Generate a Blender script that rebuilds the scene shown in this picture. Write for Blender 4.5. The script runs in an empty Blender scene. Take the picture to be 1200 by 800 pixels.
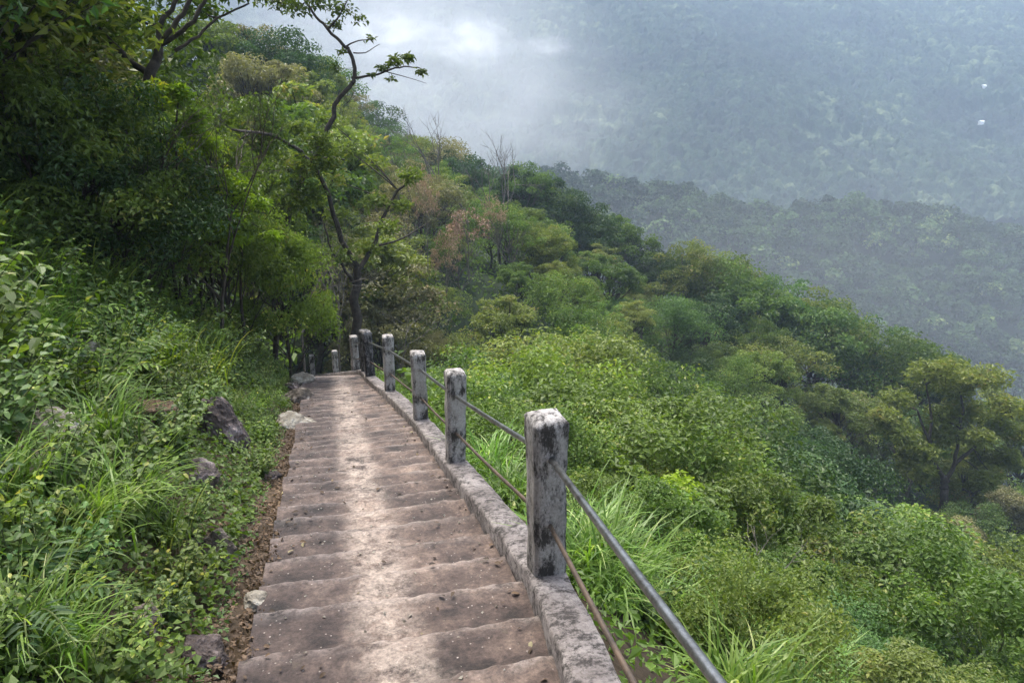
import bpy, bmesh, math, random
import numpy as np
from mathutils import Vector, noise as mnoise

random.seed(7)
RNG = np.random.default_rng(11)
sc = bpy.context.scene
COL = sc.collection

# ------------------------------------------------------------------ camera frame
CAMZ = 1.62
FOC = 820.0
TH = math.radians(17.0)
HD = math.radians(15.4)                       # heading of the stairs, to the left of the view
CH, SH = math.cos(HD), math.sin(HD)


def ray(px, py):
    u = (px - 600) / FOC
    v = (py - 400) / FOC
    return u, math.cos(TH) - v * math.sin(TH), -(math.sin(TH) + v * math.cos(TH))


# ------------------------------------------------------------------ numpy noise
def _hash(ix, iy, seed):
    h = (ix.astype(np.int64) * 374761393 + iy.astype(np.int64) * 668265263 + seed * 1442695041) & 0xFFFFFFFF
    h = ((h ^ (h >> 13)) * 1274126177) & 0xFFFFFFFF
    h = h ^ (h >> 16)
    return (h & 0xFFFFFF) / float(0xFFFFFF)


def vnoise(x, y, seed=0):
    x = np.asarray(x, float); y = np.asarray(y, float)
    ix = np.floor(x); iy = np.floor(y)
    fx = x - ix; fy = y - iy
    fx = fx * fx * (3 - 2 * fx); fy = fy * fy * (3 - 2 * fy)
    a = _hash(ix, iy, seed); b = _hash(ix + 1, iy, seed)
    c = _hash(ix, iy + 1, seed); d = _hash(ix + 1, iy + 1, seed)
    return (a * (1 - fx) + b * fx) * (1 - fy) + (c * (1 - fx) + d * fx) * fy


def fbm(x, y, seed=0, octs=4):
    s = 0; a = 0.5
    for k in range(octs):
        s = s + a * (vnoise(x * 2 ** k, y * 2 ** k, seed + k) - 0.5) * 2
        a *= 0.5
    return s


def crowns(x, y, cell, seed):
    """rounded bumps, one per jittered cell: height 0..1 and the random number of the bump"""
    gx = x / cell; gy = y / cell
    ix = np.floor(gx); iy = np.floor(gy)
    best = np.full(np.shape(x), -9.0); rid = np.zeros(np.shape(x))
    for dx in (-1, 0, 1):
        for dy in (-1, 0, 1):
            jx = ix + dx; jy = iy + dy
            cx = jx + 0.15 + 0.7 * _hash(jx, jy, seed)
            cy = jy + 0.15 + 0.7 * _hash(jx, jy, seed + 1)
            r = 0.55 + 0.4 * _hash(jx, jy, seed + 2)
            d2 = ((gx - cx) ** 2 + (gy - cy) ** 2) / (r * r)
            h = np.sqrt(np.clip(1 - d2, 0, 1)) * r - np.clip(d2 - 1, 0, 3) * 0.2
            m = h > best
            best = np.where(m, h, best)
            rid = np.where(m, _hash(jx, jy, seed + 3), rid)
    return best, rid


def sstep(a, b, t):
    t = np.clip((np.asarray(t, float) - a) / (b - a), 0, 1)
    return t * t * (3 - 2 * t)


def smax(a, b, k):
    h = np.clip(0.5 + 0.5 * (a - b) / k, 0, 1)
    return b * (1 - h) + a * h + k * h * (1 - h)


# ------------------------------------------------------------------ path and terrain
SK = [-8, 0, 3.05, 7.8, 10.5, 12.7, 17.0, 22, 26.8, 30, 36, 60]
NR = [0.0, 0.60, 1.03, 1.01, 0.89, 0.73, 0.62, 0.45, 0.22, -0.65, -3.2, -16]     # centre line of the railing
NL = [-0.44, -0.44, -0.44, -0.43, -0.44, -0.50, -0.75, -0.95, -1.2, -2.1, -4.6, -17.4]  # left edge of the steps


def rail_n(s): return np.interp(s, SK, NR)
def left_n(s): return np.interp(s, SK, NL)


def zpath(s):
    s = np.asarray(s, float)
    return np.where(s < 14, -0.232 * s, -0.232 * 14 - 0.345 * (np.minimum(s, 32) - 14)) - np.where(s > 32, 0.12 * (s - 32), 0)


def to_sn(x, y): return -x * SH + y * CH, x * CH + y * SH
def to_xy(s, n): return n * CH - s * SH, n * SH + s * CH


def terrain(x, y):
    x = np.asarray(x, float); y = np.asarray(y, float)
    s, n = to_sn(x, y)
    sc_ = np.clip(s, -12, 60)
    zp = zpath(sc_) - np.where(s < -12, 0.232 * (s + 12), 0)
    er = n - (rail_n(sc_) + 0.10)
    el = left_n(sc_) - n
    w = vnoise(x * 0.5, y * 0.5, 5) - 0.5
    bank = 0.85 * np.clip(el - 0.25, 0, 2.0) + 0.55 * np.clip(el - 2.25, 0, 40)
    bank = bank * (1 + 0.35 * (vnoise(s * 0.7, el * 0.9, 3) - 0.5)) - 0.06
    zr = -0.12 - 0.56 * np.clip(er, 0, 200) - 0.95 * sstep(0, 2.6, er)
    near = zp + np.where(el > 0, bank, np.where(er > 0, zr, -0.30)) + 0.25 * w * np.clip(np.maximum(el - 0.5, er - 0.4), 0, 1)
    far = -7.7 - 0.52 * x - 0.06 * y + 1.6 * fbm(x / 17.0, y / 17.0, 9, 3)
    yc = 88 - 0.22 * (x + 17)
    far = far - 0.85 * np.clip(y - yc, 0, None) ** 1.05
    wf = sstep(26, 52, y)
    spur = near * (1 - wf) + far * wf
    spur = np.minimum(spur, 55 + 0.1 * spur)
    y2 = y - 0.16 * x
    nz = fbm(x / 120.0, y / 120.0, 21, 4)
    mid = -24 - 0.09 * x + 9 * nz + 7 * fbm(x / 38.0, y / 38.0, 23, 2) - 0.50 * np.abs(y2 - 285) + 0.0 * x
    mid = np.where(y2 > 285, mid + 0.2 * (y2 - 285), mid)
    mtn = -66 + 0.47 * (y2 - 410) + 26 * fbm(x / 190.0 + y / 600.0, y / 330.0, 31, 4)
    back = smax(mid, mtn, 14)
    back = smax(back, np.full_like(back, -112.0), 12)
    wb = sstep(60, 130, y + 0.5 * np.abs(x) * (x > 0))
    return smax(spur, back * wb + (1 - wb) * -150.0, 5)


def tz(x, y): return float(terrain(np.array([x]), np.array([y]))[0])


# ------------------------------------------------------------------ mesh collecting
class MB:
    def __init__(self):
        self.v = []; self.q = []; self.t = []; self.r = []; self.n = 0

    def add(self, v, quads=None, tris=None, rnd=0.5):
        v = np.asarray(v, float).reshape(-1, 3)
        if quads is not None and len(quads): self.q.append(np.asarray(quads, int) + self.n)
        if tris is not None and len(tris): self.t.append(np.asarray(tris, int) + self.n)
        self.v.append(v)
        self.r.append(np.full(len(v), rnd) if np.isscalar(rnd) else np.asarray(rnd, float))
        self.n += len(v)

    def mesh(self, name, mat=None, smooth=False):
        v = np.concatenate(self.v); r = np.concatenate(self.r)
        q = np.concatenate(self.q) if self.q else np.zeros((0, 4), int)
        t = np.concatenate(self.t) if self.t else np.zeros((0, 3), int)
        me = bpy.data.meshes.new(name)
        me.vertices.add(len(v)); me.vertices.foreach_set('co', v.astype(np.float32).ravel())
        loops = np.concatenate([q.ravel(), t.ravel()]).astype(np.int32)
        me.loops.add(len(loops)); me.loops.foreach_set('vertex_index', loops)
        nf = len(q) + len(t)
        me.polygons.add(nf)
        starts = np.concatenate([np.arange(len(q)) * 4, len(q) * 4 + np.arange(len(t)) * 3]).astype(np.int32)
        me.polygons.foreach_set('loop_start', starts)
        me.update(calc_edges=True)
        a = me.attributes.new('rnd', 'FLOAT', 'POINT'); a.data.foreach_set('value', r.astype(np.float32))
        me.polygons.foreach_set('use_smooth', np.full(nf, smooth, dtype=bool))
        if mat: me.materials.append(mat)
        return me


def unit(a): return a / np.maximum(np.linalg.norm(a, axis=-1, keepdims=True), 1e-9)


def add_leaves(mb, P, N, size, rng, aspect=0.5, droop=0.25, detail=0, D=None, rnd=None):
    """leaves as small folded blades: P base points, N leaf normals, size length"""
    k = len(P)
    size = np.broadcast_to(size, (k,))[:, None]
    if D is None:
        D = rng.normal(size=(k, 3))
    D = unit(D - (D * N).sum(1, keepdims=True) * N)
    S = np.cross(N, D)
    w = size * aspect * 0.5
    if rnd is None: rnd = rng.random(k)
    up = N * size
    if detail == 0:
        V = np.stack([P, P + D * size * .45 + S * w + up * .08, P + D * size - up * droop, P + D * size * .45 - S * w + up * .08], 1)
        i = np.arange(k)[:, None] * 4
        mb.add(V.reshape(-1, 3), quads=i + np.array([0, 1, 2, 3]), rnd=np.repeat(rnd, 4))
    else:
        V = np.stack([P,
                      P + D * size * .28 + S * w * .85 + up * .07, P + D * size * .30 + up * .01, P + D * size * .28 - S * w * .85 + up * .07,
                      P + D * size * .62 + S * w * .9 - up * droop * .25, P + D * size * .64 - up * (droop * .3 + .05), P + D * size * .62 - S * w * .9 - up * droop * .25,
                      P + D * size - up * droop], 1)
        i = np.arange(k)[:, None] * 8
        tr = np.concatenate([i + np.array(x) for x in ([0, 2, 1], [0, 3, 2], [4, 5, 7], [5, 6, 7])])
        qd = np.concatenate([i + np.array(x) for x in ([1, 2, 5, 4], [2, 3, 6, 5])])
        mb.add(V.reshape(-1, 3), quads=qd, tris=tr, rnd=np.repeat(rnd, 8))


def add_tube(mb, pts, rad, sides=6, rnd=0.5, cap=True):
    pts = np.asarray(pts, float); k = len(pts)
    rad = np.broadcast_to(np.asarray(rad, float), (k,))
    T = unit(np.gradient(pts, axis=0))
    ref = np.array([0, 0, 1.0]) if abs(T[0][2]) < 0.9 else np.array([1.0, 0, 0])
    A = unit(np.cross(T, ref)); B = np.cross(T, A)
    ang = np.arange(sides) * 2 * math.pi / sides
    V = pts[:, None] + rad[:, None, None] * (np.cos(ang)[None, :, None] * A[:, None] + np.sin(ang)[None, :, None] * B[:, None])
    q = []
    for a in range(k - 1):
        for b in range(sides):
            c = (b + 1) % sides
            q.append((a * sides + b, a * sides + c, (a + 1) * sides + c, (a + 1) * sides + b))
    V = V.reshape(-1, 3); tr = []
    if cap:
        V = np.concatenate([V, pts[-1:], pts[:1]])
        e = (k - 1) * sides
        for b in range(sides):
            tr.append((e + b, e + (b + 1) % sides, k * sides)); tr.append(((b + 1) % sides, b, k * sides + 1))
    mb.add(V, q, tr, rnd)


def bez(p0, p1, p2, k):
    t = np.linspace(0, 1, k)[:, None]
    p0, p1, p2 = map(lambda a: np.asarray(a, float), (p0, p1, p2))
    return p0 * (1 - t) ** 2 + 2 * p1 * t * (1 - t) + p2 * t * t


# ------------------------------------------------------------------ materials
def new_mat(name):
    m = bpy.data.materials.new(name); m.use_nodes = True
    nt = m.node_tree; nt.nodes.clear()
    out = nt.nodes.new('ShaderNodeOutputMaterial')
    return m, nt, out


def nd(nt, typ, **kw):
    n = nt.nodes.new(typ)
    for k, v in kw.items():
        if k in n.inputs: n.inputs[k].default_value = v
        else: setattr(n, k, v)
    return n


def ramp(nt, stops):
    r = nt.nodes.new('ShaderNodeValToRGB'); cr = r.color_ramp
    while len(cr.elements) < len(stops): cr.elements.new(0.5)
    for e, (p, c) in zip(cr.elements, stops):
        e.position = p; e.color = (*c, 1) if len(c) == 3 else c
    return r


def leaf_mat(name, dark, light, odd=None, transl=0.35, rough=0.5, var=0.25, spec=.35):
    m, nt, out = new_mat(name); L = nt.links
    at = nd(nt, 'ShaderNodeAttribute', attribute_name='rnd')
    stops = [(0.0, dark), (0.6, tuple((a + b) / 2 for a, b in zip(dark, light))), (0.90, light), (0.99, odd or light)]
    r = ramp(nt, stops); L.new(at.outputs['Fac'], r.inputs[0])
    oi = nd(nt, 'ShaderNodeObjectInfo')
    hs = nd(nt, 'ShaderNodeHueSaturation')
    mh = nd(nt, 'ShaderNodeMapRange'); mh.inputs['To Min'].default_value = 0.485; mh.inputs['To Max'].default_value = 0.515
    L.new(oi.outputs['Random'], mh.inputs['Value']); L.new(mh.outputs[0], hs.inputs['Hue'])
    mul = nd(nt, 'ShaderNodeMath', operation='MULTIPLY'); mul.inputs[1].default_value = 7.31
    fr = nd(nt, 'ShaderNodeMath', operation='FRACT')
    L.new(oi.outputs['Random'], mul.inputs[0]); L.new(mul.outputs[0], fr.inputs[0])
    mv = nd(nt, 'ShaderNodeMapRange'); mv.inputs['To Min'].default_value = 1 - var; mv.inputs['To Max'].default_value = 1 + var
    L.new(fr.outputs[0], mv.inputs['Value']); L.new(mv.outputs[0], hs.inputs['Value'])
    L.new(r.outputs[0], hs.inputs['Color'])
    bs = nd(nt, 'ShaderNodeBsdfPrincipled', Roughness=rough); bs.inputs['Specular IOR Level'].default_value = spec
    L.new(hs.outputs[0], bs.inputs['Base Color'])
    tb = nd(nt, 'ShaderNodeBsdfTranslucent')
    tc = nd(nt, 'ShaderNodeMix', data_type='RGBA', blend_type='MULTIPLY'); tc.inputs[0].default_value = 1
    tc.inputs[7].default_value = (1.5, 1.6, 0.6, 1)
    L.new(hs.outputs[0], tc.inputs[6]); L.new(tc.outputs[2], tb.inputs['Color'])
    mx = nd(nt, 'ShaderNodeMixShader'); mx.inputs[0].default_value = transl
    L.new(bs.outputs[0], mx.inputs[1]); L.new(tb.outputs[0], mx.inputs[2]); L.new(mx.outputs[0], out.inputs['Surface'])
    return m


def noise_mat(name, stops, scale=6.0, rough=0.85, bump=0.3, detail=8, coord='Object', bscale=None, bdist=0.02):
    m, nt, out = new_mat(name); L = nt.links
    tc = nd(nt, 'ShaderNodeTexCoord')
    n1 = nd(nt, 'ShaderNodeTexNoise', Scale=scale, Detail=detail, Roughness=0.65)
    L.new(tc.outputs[coord], n1.inputs['Vector'])
    r = ramp(nt, stops); L.new(n1.outputs['Fac'], r.inputs[0])
    bs = nd(nt, 'ShaderNodeBsdfPrincipled', Roughness=rough)
    bs.inputs['Specular IOR Level'].default_value = 0.3
    L.new(r.outputs[0], bs.inputs['Base Color'])
    n2 = nd(nt, 'ShaderNodeTexNoise', Scale=bscale or scale * 4, Detail=8, Roughness=0.7)
    L.new(tc.outputs[coord], n2.inputs['Vector'])
    b = nd(nt, 'ShaderNodeBump', Strength=bump, Distance=bdist)
    L.new(n2.outputs['Fac'], b.inputs['Height']); L.new(b.outputs[0], bs.inputs['Normal'])
    L.new(bs.outputs[0], out.inputs['Surface'])
    return m


M = {}
M['bright'] = leaf_mat('leaf_bright', (.060, .105, .018), (.165, .250, .045), (.32, .33, .09))
M['lime'] = leaf_mat('leaf_lime', (.100, .165, .012), (.230, .320, .030), (.42, .40, .04), transl=.4)
M['mid'] = leaf_mat('leaf_mid', (.042, .080, .014), (.135, .200, .038), (.20, .21, .05))
M['cool'] = leaf_mat('leaf_cool', (.040, .088, .022), (.120, .200, .052), (.18, .24, .09))
M['deep'] = leaf_mat('leaf_deep', (.018, .046, .011), (.055, .105, .022), (.07, .10, .02), transl=.22)
M['olive'] = leaf_mat('leaf_olive', (.070, .105, .020), (.190, .225, .050), (.25, .20, .07))
M['dry'] = leaf_mat('leaf_dry', (.11, .11, .045), (.25, .235, .105), (.30, .22, .12), transl=.25)
M['orange'] = leaf_mat('leaf_orange', (.20, .135, .085), (.44, .30, .215), (.22, .24, .10), transl=.06)
M['grass'] = leaf_mat('grass_pale', (.085, .170, .022), (.205, .310, .060), (.38, .42, .17), transl=.4, rough=.42)
M['dead'] = leaf_mat('dead_leaf', (.036, .024, .015), (.160, .105, .060), (.34, .30, .17), transl=.1, rough=.7)
M['bark'] = noise_mat('bark', [(.3, (.018, .015, .012)), (.7, (.075, .062, .048))], 9, .9, .5)
M['bark_mid'] = noise_mat('bark_mid', [(.3, (.030, .024, .018)), (.7, (.10, .082, .062))], 9, .9, .5)
M['bark_pale'] = noise_mat('bark_pale', [(.3, (.07, .06, .05)), (.7, (.20, .18, .15))], 9, .9, .5)
M['stem'] = noise_mat('green_stem', [(.3, (.05, .08, .02)), (.7, (.13, .15, .05))], 9, .8, .2)
M['rock'] = noise_mat('rock_grey', [(.34, (.030, .026, .018)), (.47, (.095, .078, .060)), (.58, (.21, .175, .145)), (.70, (.38, .35, .30))], 9, .8, 1, bscale=26, bdist=.03)
M['rock_pale'] = noise_mat('rock_pale', [(.3, (.14, .12, .09)), (.5, (.27, .24, .19)), (.66, (.46, .44, .38))], 9, .8, 1, bscale=26, bdist=.03)
M['rock_brown'] = noise_mat('rock_brown', [(.3, (.06, .035, .022)), (.5, (.17, .105, .065)), (.66, (.31, .23, .15))], 9, .85, 1, bscale=26, bdist=.03)
M['rock_dark'] = noise_mat('rock_dark', [(.32, (.018, .014, .013)), (.50, (.070, .052, .046)), (.60, (.20, .16, .15)), (.70, (.40, .35, .34))], 6, .55, 1, bscale=22, bdist=.03)
M['soil'] = noise_mat('soil', [(.3, (.022, .016, .010)), (.55, (.070, .048, .028)), (.75, (.13, .09, .055))], .9, .95, .8, bscale=7, bdist=.05)


def steps_mat():
    m, nt, out = new_mat('worn_concrete_steps'); L = nt.links
    uv = nd(nt, 'ShaderNodeAttribute', attribute_name='sn')
    sep = nd(nt, 'ShaderNodeSeparateXYZ'); L.new(uv.outputs['Vector'], sep.inputs[0])
    big = nd(nt, 'ShaderNodeTexNoise', Scale=2.6, Detail=9, Roughness=.7); L.new(uv.outputs['Vector'], big.inputs['Vector'])
    base = ramp(nt, [(.37, (.020, .014, .011)), (.46, (.062, .042, .034)), (.55, (.118, .082, .064)), (.66, (.24, .175, .135))])
    L.new(big.outputs['Fac'], base.inputs[0])
    # fine grit
    gr = nd(nt, 'ShaderNodeTexNoise', Scale=38, Detail=9, Roughness=.8); L.new(uv.outputs['Vector'], gr.inputs['Vector'])
    gm = nd(nt, 'ShaderNodeMapRange'); gm.inputs['From Min'].default_value = .3; gm.inputs['From Max'].default_value = .7
    gm.inputs['To Min'].default_value = .30; gm.inputs['To Max'].default_value = 1.7
    L.new(gr.outputs['Fac'], gm.inputs['Value'])
    # pale trodden strip, wavy edges
    wn = nd(nt, 'ShaderNodeTexNoise', Scale=3.2, Detail=7, Roughness=.75); L.new(uv.outputs['Vector'], wn.inputs['Vector'])
    off = nd(nt, 'ShaderNodeMath', operation='MULTIPLY_ADD'); off.inputs[1].default_value = .34; off.inputs[2].default_value = -.17
    L.new(wn.outputs['Fac'], off.inputs[0])
    ad = nd(nt, 'ShaderNodeMath', operation='ADD'); L.new(sep.outputs['X'], ad.inputs[0]); L.new(off.outputs[0], ad.inputs[1])
    sb = nd(nt, 'ShaderNodeMath', operation='SUBTRACT'); sb.inputs[1].default_value = .19; L.new(ad.outputs[0], sb.inputs[0])
    ab = nd(nt, 'ShaderNodeMath', operation='ABSOLUTE'); L.new(sb.outputs[0], ab.inputs[0])
    mr = nd(nt, 'ShaderNodeMapRange', interpolation_type='SMOOTHSTEP'); mr.inputs['From Min'].default_value = .05; mr.inputs['From Max'].default_value = .25
    mr.inputs['To Min'].default_value = 1; mr.inputs['To Max'].default_value = 0; L.new(ab.outputs[0], mr.inputs['Value'])
    blot = nd(nt, 'ShaderNodeTexNoise', Scale=7, Detail=8, Roughness=.8); L.new(uv.outputs['Vector'], blot.inputs['Vector'])
    bm = nd(nt, 'ShaderNodeMapRange'); bm.inputs['From Min'].default_value = .40; bm.inputs['From Max'].default_value = .55; L.new(blot.outputs['Fac'], bm.inputs['Value'])
    mm = nd(nt, 'ShaderNodeMath', operation='MULTIPLY'); L.new(mr.outputs[0], mm.inputs[0]); L.new(bm.outputs[0], mm.inputs[1])
    pv_ = nd(nt, 'ShaderNodeTexNoise', Scale=2.1, Detail=8, Roughness=.75); L.new(uv.outputs['Vector'], pv_.inputs['Vector'])
    pr_ = nd(nt, 'ShaderNodeMapRange'); pr_.inputs['From Min'].default_value = .36; pr_.inputs['From Max'].default_value = .60; pr_.inputs['To Min'].default_value = .42; pr_.inputs['To Max'].default_value = .95
    L.new(pv_.outputs['Fac'], pr_.inputs['Value'])
    mm2 = nd(nt, 'ShaderNodeMath', operation='MULTIPLY'); L.new(pr_.outputs[0], mm2.inputs[1]); L.new(mm.outputs[0], mm2.inputs[0])
    mix = nd(nt, 'ShaderNodeMix', data_type='RGBA'); L.new(mm2.outputs[0], mix.inputs[0]); L.new(base.outputs[0], mix.inputs[6]); mix.inputs[7].default_value = (.40, .325, .265, 1)
    # pale worn nosings
    ed = nd(nt, 'ShaderNodeAttribute', attribute_name='rnd')
    em = nd(nt, 'ShaderNodeMath', operation='MULTIPLY'); L.new(ed.outputs['Fac'], em.inputs[0]); L.new(bm.outputs[0], em.inputs[1])
    em2 = nd(nt, 'ShaderNodeMath', operation='MULTIPLY'); em2.inputs[1].default_value = .75; L.new(em.outputs[0], em2.inputs[0])
    mx2 = nd(nt, 'ShaderNodeMix', data_type='RGBA'); L.new(em2.outputs[0], mx2.inputs[0]); L.new(mix.outputs[2], mx2.inputs[6]); mx2.inputs[7].default_value = (.34, .28, .24, 1)
    # damp dirt to the left of the trodden strip
    dl = nd(nt, 'ShaderNodeMapRange', interpolation_type='SMOOTHSTEP'); dl.inputs['From Min'].default_value = -.10; dl.inputs['From Max'].default_value = .12
    dl.inputs['To Min'].default_value = .62; dl.inputs['To Max'].default_value = 0; L.new(ad.outputs[0], dl.inputs['Value'])
    mxd = nd(nt, 'ShaderNodeMix', data_type='RGBA', blend_type='MULTIPLY'); L.new(dl.outputs[0], mxd.inputs[0]); L.new(mx2.outputs[2], mxd.inputs[6]); mxd.inputs[7].default_value = (.50, .50, .56, 1)
    # moss specks
    ms = nd(nt, 'ShaderNodeTexNoise', Scale=5.5, Detail=9, Roughness=.8, Distortion=.4); L.new(uv.outputs['Vector'], ms.inputs['Vector'])
    mo = nd(nt, 'ShaderNodeMapRange'); mo.inputs['From Min'].default_value = .60; mo.inputs['From Max'].default_value = .72; mo.inputs['To Max'].default_value = .6; L.new(ms.outputs['Fac'], mo.inputs['Value'])
    mx3 = nd(nt, 'ShaderNodeMix', data_type='RGBA'); L.new(mo.outputs[0], mx3.inputs[0]); L.new(mxd.outputs[2], mx3.inputs[6]); mx3.inputs[7].default_value = (.075, .07, .04, 1)
    # pale bits of aggregate and dark pits in the worn surface
    vo = nd(nt, 'ShaderNodeTexVoronoi', Scale=42); L.new(uv.outputs['Vector'], vo.inputs['Vector'])
    vr = ramp(nt, [(.10, (1, 1, 1)), (.24, (0, 0, 0))]); L.new(vo.outputs['Distance'], vr.inputs[0])
    vs = nd(nt, 'ShaderNodeSeparateXYZ'); L.new(vo.outputs['Color'], vs.inputs[0])
    vg = nd(nt, 'ShaderNodeMath', operation='GREATER_THAN'); vg.inputs[1].default_value = .78; L.new(vs.outputs['X'], vg.inputs[0])
    vm = nd(nt, 'ShaderNodeMath', operation='MULTIPLY'); L.new(vr.outputs[0], vm.inputs[0]); L.new(vg.outputs[0], vm.inputs[1])
    vc = ramp(nt, [(.35, (.03, .024, .02)), (.5, (.44, .38, .33))]); L.new(vs.outputs['Y'], vc.inputs[0])
    v8 = nd(nt, 'ShaderNodeMath', operation='MULTIPLY'); v8.inputs[1].default_value = .75; L.new(vm.outputs[0], v8.inputs[0])
    mx4 = nd(nt, 'ShaderNodeMix', data_type='RGBA'); L.new(v8.outputs[0], mx4.inputs[0]); L.new(mx3.outputs[2], mx4.inputs[6]); L.new(vc.outputs[0], mx4.inputs[7])
    mg = nd(nt, 'ShaderNodeMix', data_type='RGBA', blend_type='MULTIPLY'); mg.inputs[0].default_value = 1
    L.new(mx4.outputs[2], mg.inputs[6]); L.new(gm.outputs[0], mg.inputs[7])
    bs = nd(nt, 'ShaderNodeBsdfPrincipled', Roughness=.62); bs.inputs['Specular IOR Level'].default_value = .4
    L.new(mg.outputs[2], bs.inputs['Base Color'])
    b1 = nd(nt, 'ShaderNodeBump', Strength=.9, Distance=.016); L.new(gr.outputs['Fac'], b1.inputs['Height'])
    b2 = nd(nt, 'ShaderNodeBump', Strength=.6, Distance=.02); L.new(blot.outputs['Fac'], b2.inputs['Height']); L.new(b1.outputs[0], b2.inputs['Normal'])
    L.new(b2.outputs[0], bs.inputs['Normal']); L.new(bs.outputs[0], out.inputs['Surface'])
    return m


def lichen_mat(name, light, mid, black, amount, stretch=.45, spots=()):
    """weathered concrete with black lichen blotches"""
    m, nt, out = new_mat(name); L = nt.links
    tc = nd(nt, 'ShaderNodeTexCoord')
    n1 = nd(nt, 'ShaderNodeTexNoise', Scale=3.5, Detail=9, Roughness=.75); L.new(tc.outputs['Object'], n1.inputs['Vector'])
    mp = nd(nt, 'ShaderNodeMapping'); mp.inputs['Scale'].default_value = (1, 1, stretch); L.new(tc.outputs['Object'], mp.inputs[0])
    n2 = nd(nt, 'ShaderNodeTexNoise', Scale=15, Detail=12, Roughness=.82); L.new(mp.outputs[0], n2.inputs['Vector'])
    oi_ = nd(nt, 'ShaderNodeObjectInfo'); wm_ = nd(nt, 'ShaderNodeMath', operation='MULTIPLY'); wm_.inputs[1].default_value = 37.0; L.new(oi_.outputs['Random'], wm_.inputs[0])
    for q_ in (n1, n2):
        q_.noise_dimensions = '4D'; L.new(wm_.outputs[0], q_.inputs['W'])
    r1 = ramp(nt, [(.3, mid), (.6, light)]); L.new(n1.outputs['Fac'], r1.inputs[0])
    r2 = ramp(nt, [(amount - .05, (1, 1, 1)), (amount + .04, (0, 0, 0))])
    if spots:          # stains gather round the pipe holes, the head and the foot
        sz = nd(nt, 'ShaderNodeSeparateXYZ'); L.new(tc.outputs['Object'], sz.inputs[0])
        rz_ = ramp(nt, [(p, (q, q, q)) for p, q in spots]); L.new(sz.outputs['Z'], rz_.inputs[0])
        su = nd(nt, 'ShaderNodeMath', operation='SUBTRACT'); L.new(n2.outputs['Fac'], su.inputs[0]); L.new(rz_.outputs[0], su.inputs[1]); L.new(su.outputs[0], r2.inputs[0])
    else: L.new(n2.outputs['Fac'], r2.inputs[0])
    mix = nd(nt, 'ShaderNodeMix', data_type='RGBA'); L.new(r2.outputs[0], mix.inputs[0]); L.new(r1.outputs[0], mix.inputs[6]); mix.inputs[7].default_value = (*black, 1)
    n3 = nd(nt, 'ShaderNodeTexNoise', Scale=60, Detail=6, Roughness=.8); L.new(tc.outputs['Object'], n3.inputs['Vector'])
    gm = nd(nt, 'ShaderNodeMapRange'); gm.inputs['From Min'].default_value = .3; gm.inputs['From Max'].default_value = .7; gm.inputs['To Min'].default_value = .6; gm.inputs['To Max'].default_value = 1.3
    L.new(n3.outputs['Fac'], gm.inputs['Value'])
    mg = nd(nt, 'ShaderNodeMix', data_type='RGBA', blend_type='MULTIPLY'); mg.inputs[0].default_value = 1
    L.new(mix.outputs[2], mg.inputs[6]); L.new(gm.outputs[0], mg.inputs[7])
    bs = nd(nt, 'ShaderNodeBsdfPrincipled', Roughness=.8); L.new(mg.outputs[2], bs.inputs['Base Color'])
    b1 = nd(nt, 'ShaderNodeBump', Strength=.7, Distance=.01); L.new(n3.outputs['Fac'], b1.inputs['Height'])
    b2 = nd(nt, 'ShaderNodeBump', Strength=.6, Distance=.03); L.new(n2.outputs['Fac'], b2.inputs['Height']); L.new(b1.outputs[0], b2.inputs['Normal'])
    L.new(b2.outputs[0], bs.inputs['Normal']); L.new(bs.outputs[0], out.inputs['Surface'])
    return m


def metal_mat(name, a, b, met, rough):
    m, nt, out = new_mat(name); L = nt.links
    tc = nd(nt, 'ShaderNodeTexCoord')
    n1 = nd(nt, 'ShaderNodeTexNoise', Scale=5, Detail=10, Roughness=.85); L.new(tc.outputs['Object'], n1.inputs['Vector'])
    r = ramp(nt, [(.40, a), (.62, b)]); L.new(n1.outputs['Fac'], r.inputs[0])
    bs = nd(nt, 'ShaderNodeBsdfPrincipled', Metallic=met, Roughness=rough); L.new(r.outputs[0], bs.inputs['Base Color'])
    b1 = nd(nt, 'ShaderNodeBump', Strength=.3, Distance=.004); L.new(n1.outputs['Fac'], b1.inputs['Height']); L.new(b1.outputs[0], bs.inputs['Normal'])
    L.new(bs.outputs[0], out.inputs['Surface'])
    return m


M['steps'] = steps_mat()
M['post'] = lichen_mat('post_concrete', (.50, .47, .44), (.22, .195, .165), (.040, .034, .029), .445, .4, ((.0, .06), (.22, .07), (.32, .0), (.40, .06), (.47, .045), (.56, .0), (.70, .0), (.80, .065), (.88, .03), (.97, .045)))
M['post_black'] = lichen_mat('post_blackened', (.30, .28, .27), (.12, .11, .11), (.018, .017, .018), .53)
M['kerb'] = lichen_mat('kerb_concrete', (.34, .30, .275), (.10, .078, .068), (.034, .027, .022), .485, 1.0)
M['pipe'] = metal_mat('galvanised_pipe', (.24, .25, .25), (.06, .055, .05), .75, .30)
M['rust'] = metal_mat('rusty_pipe', (.13, .09, .06), (.045, .035, .028), .35, .6)


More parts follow.
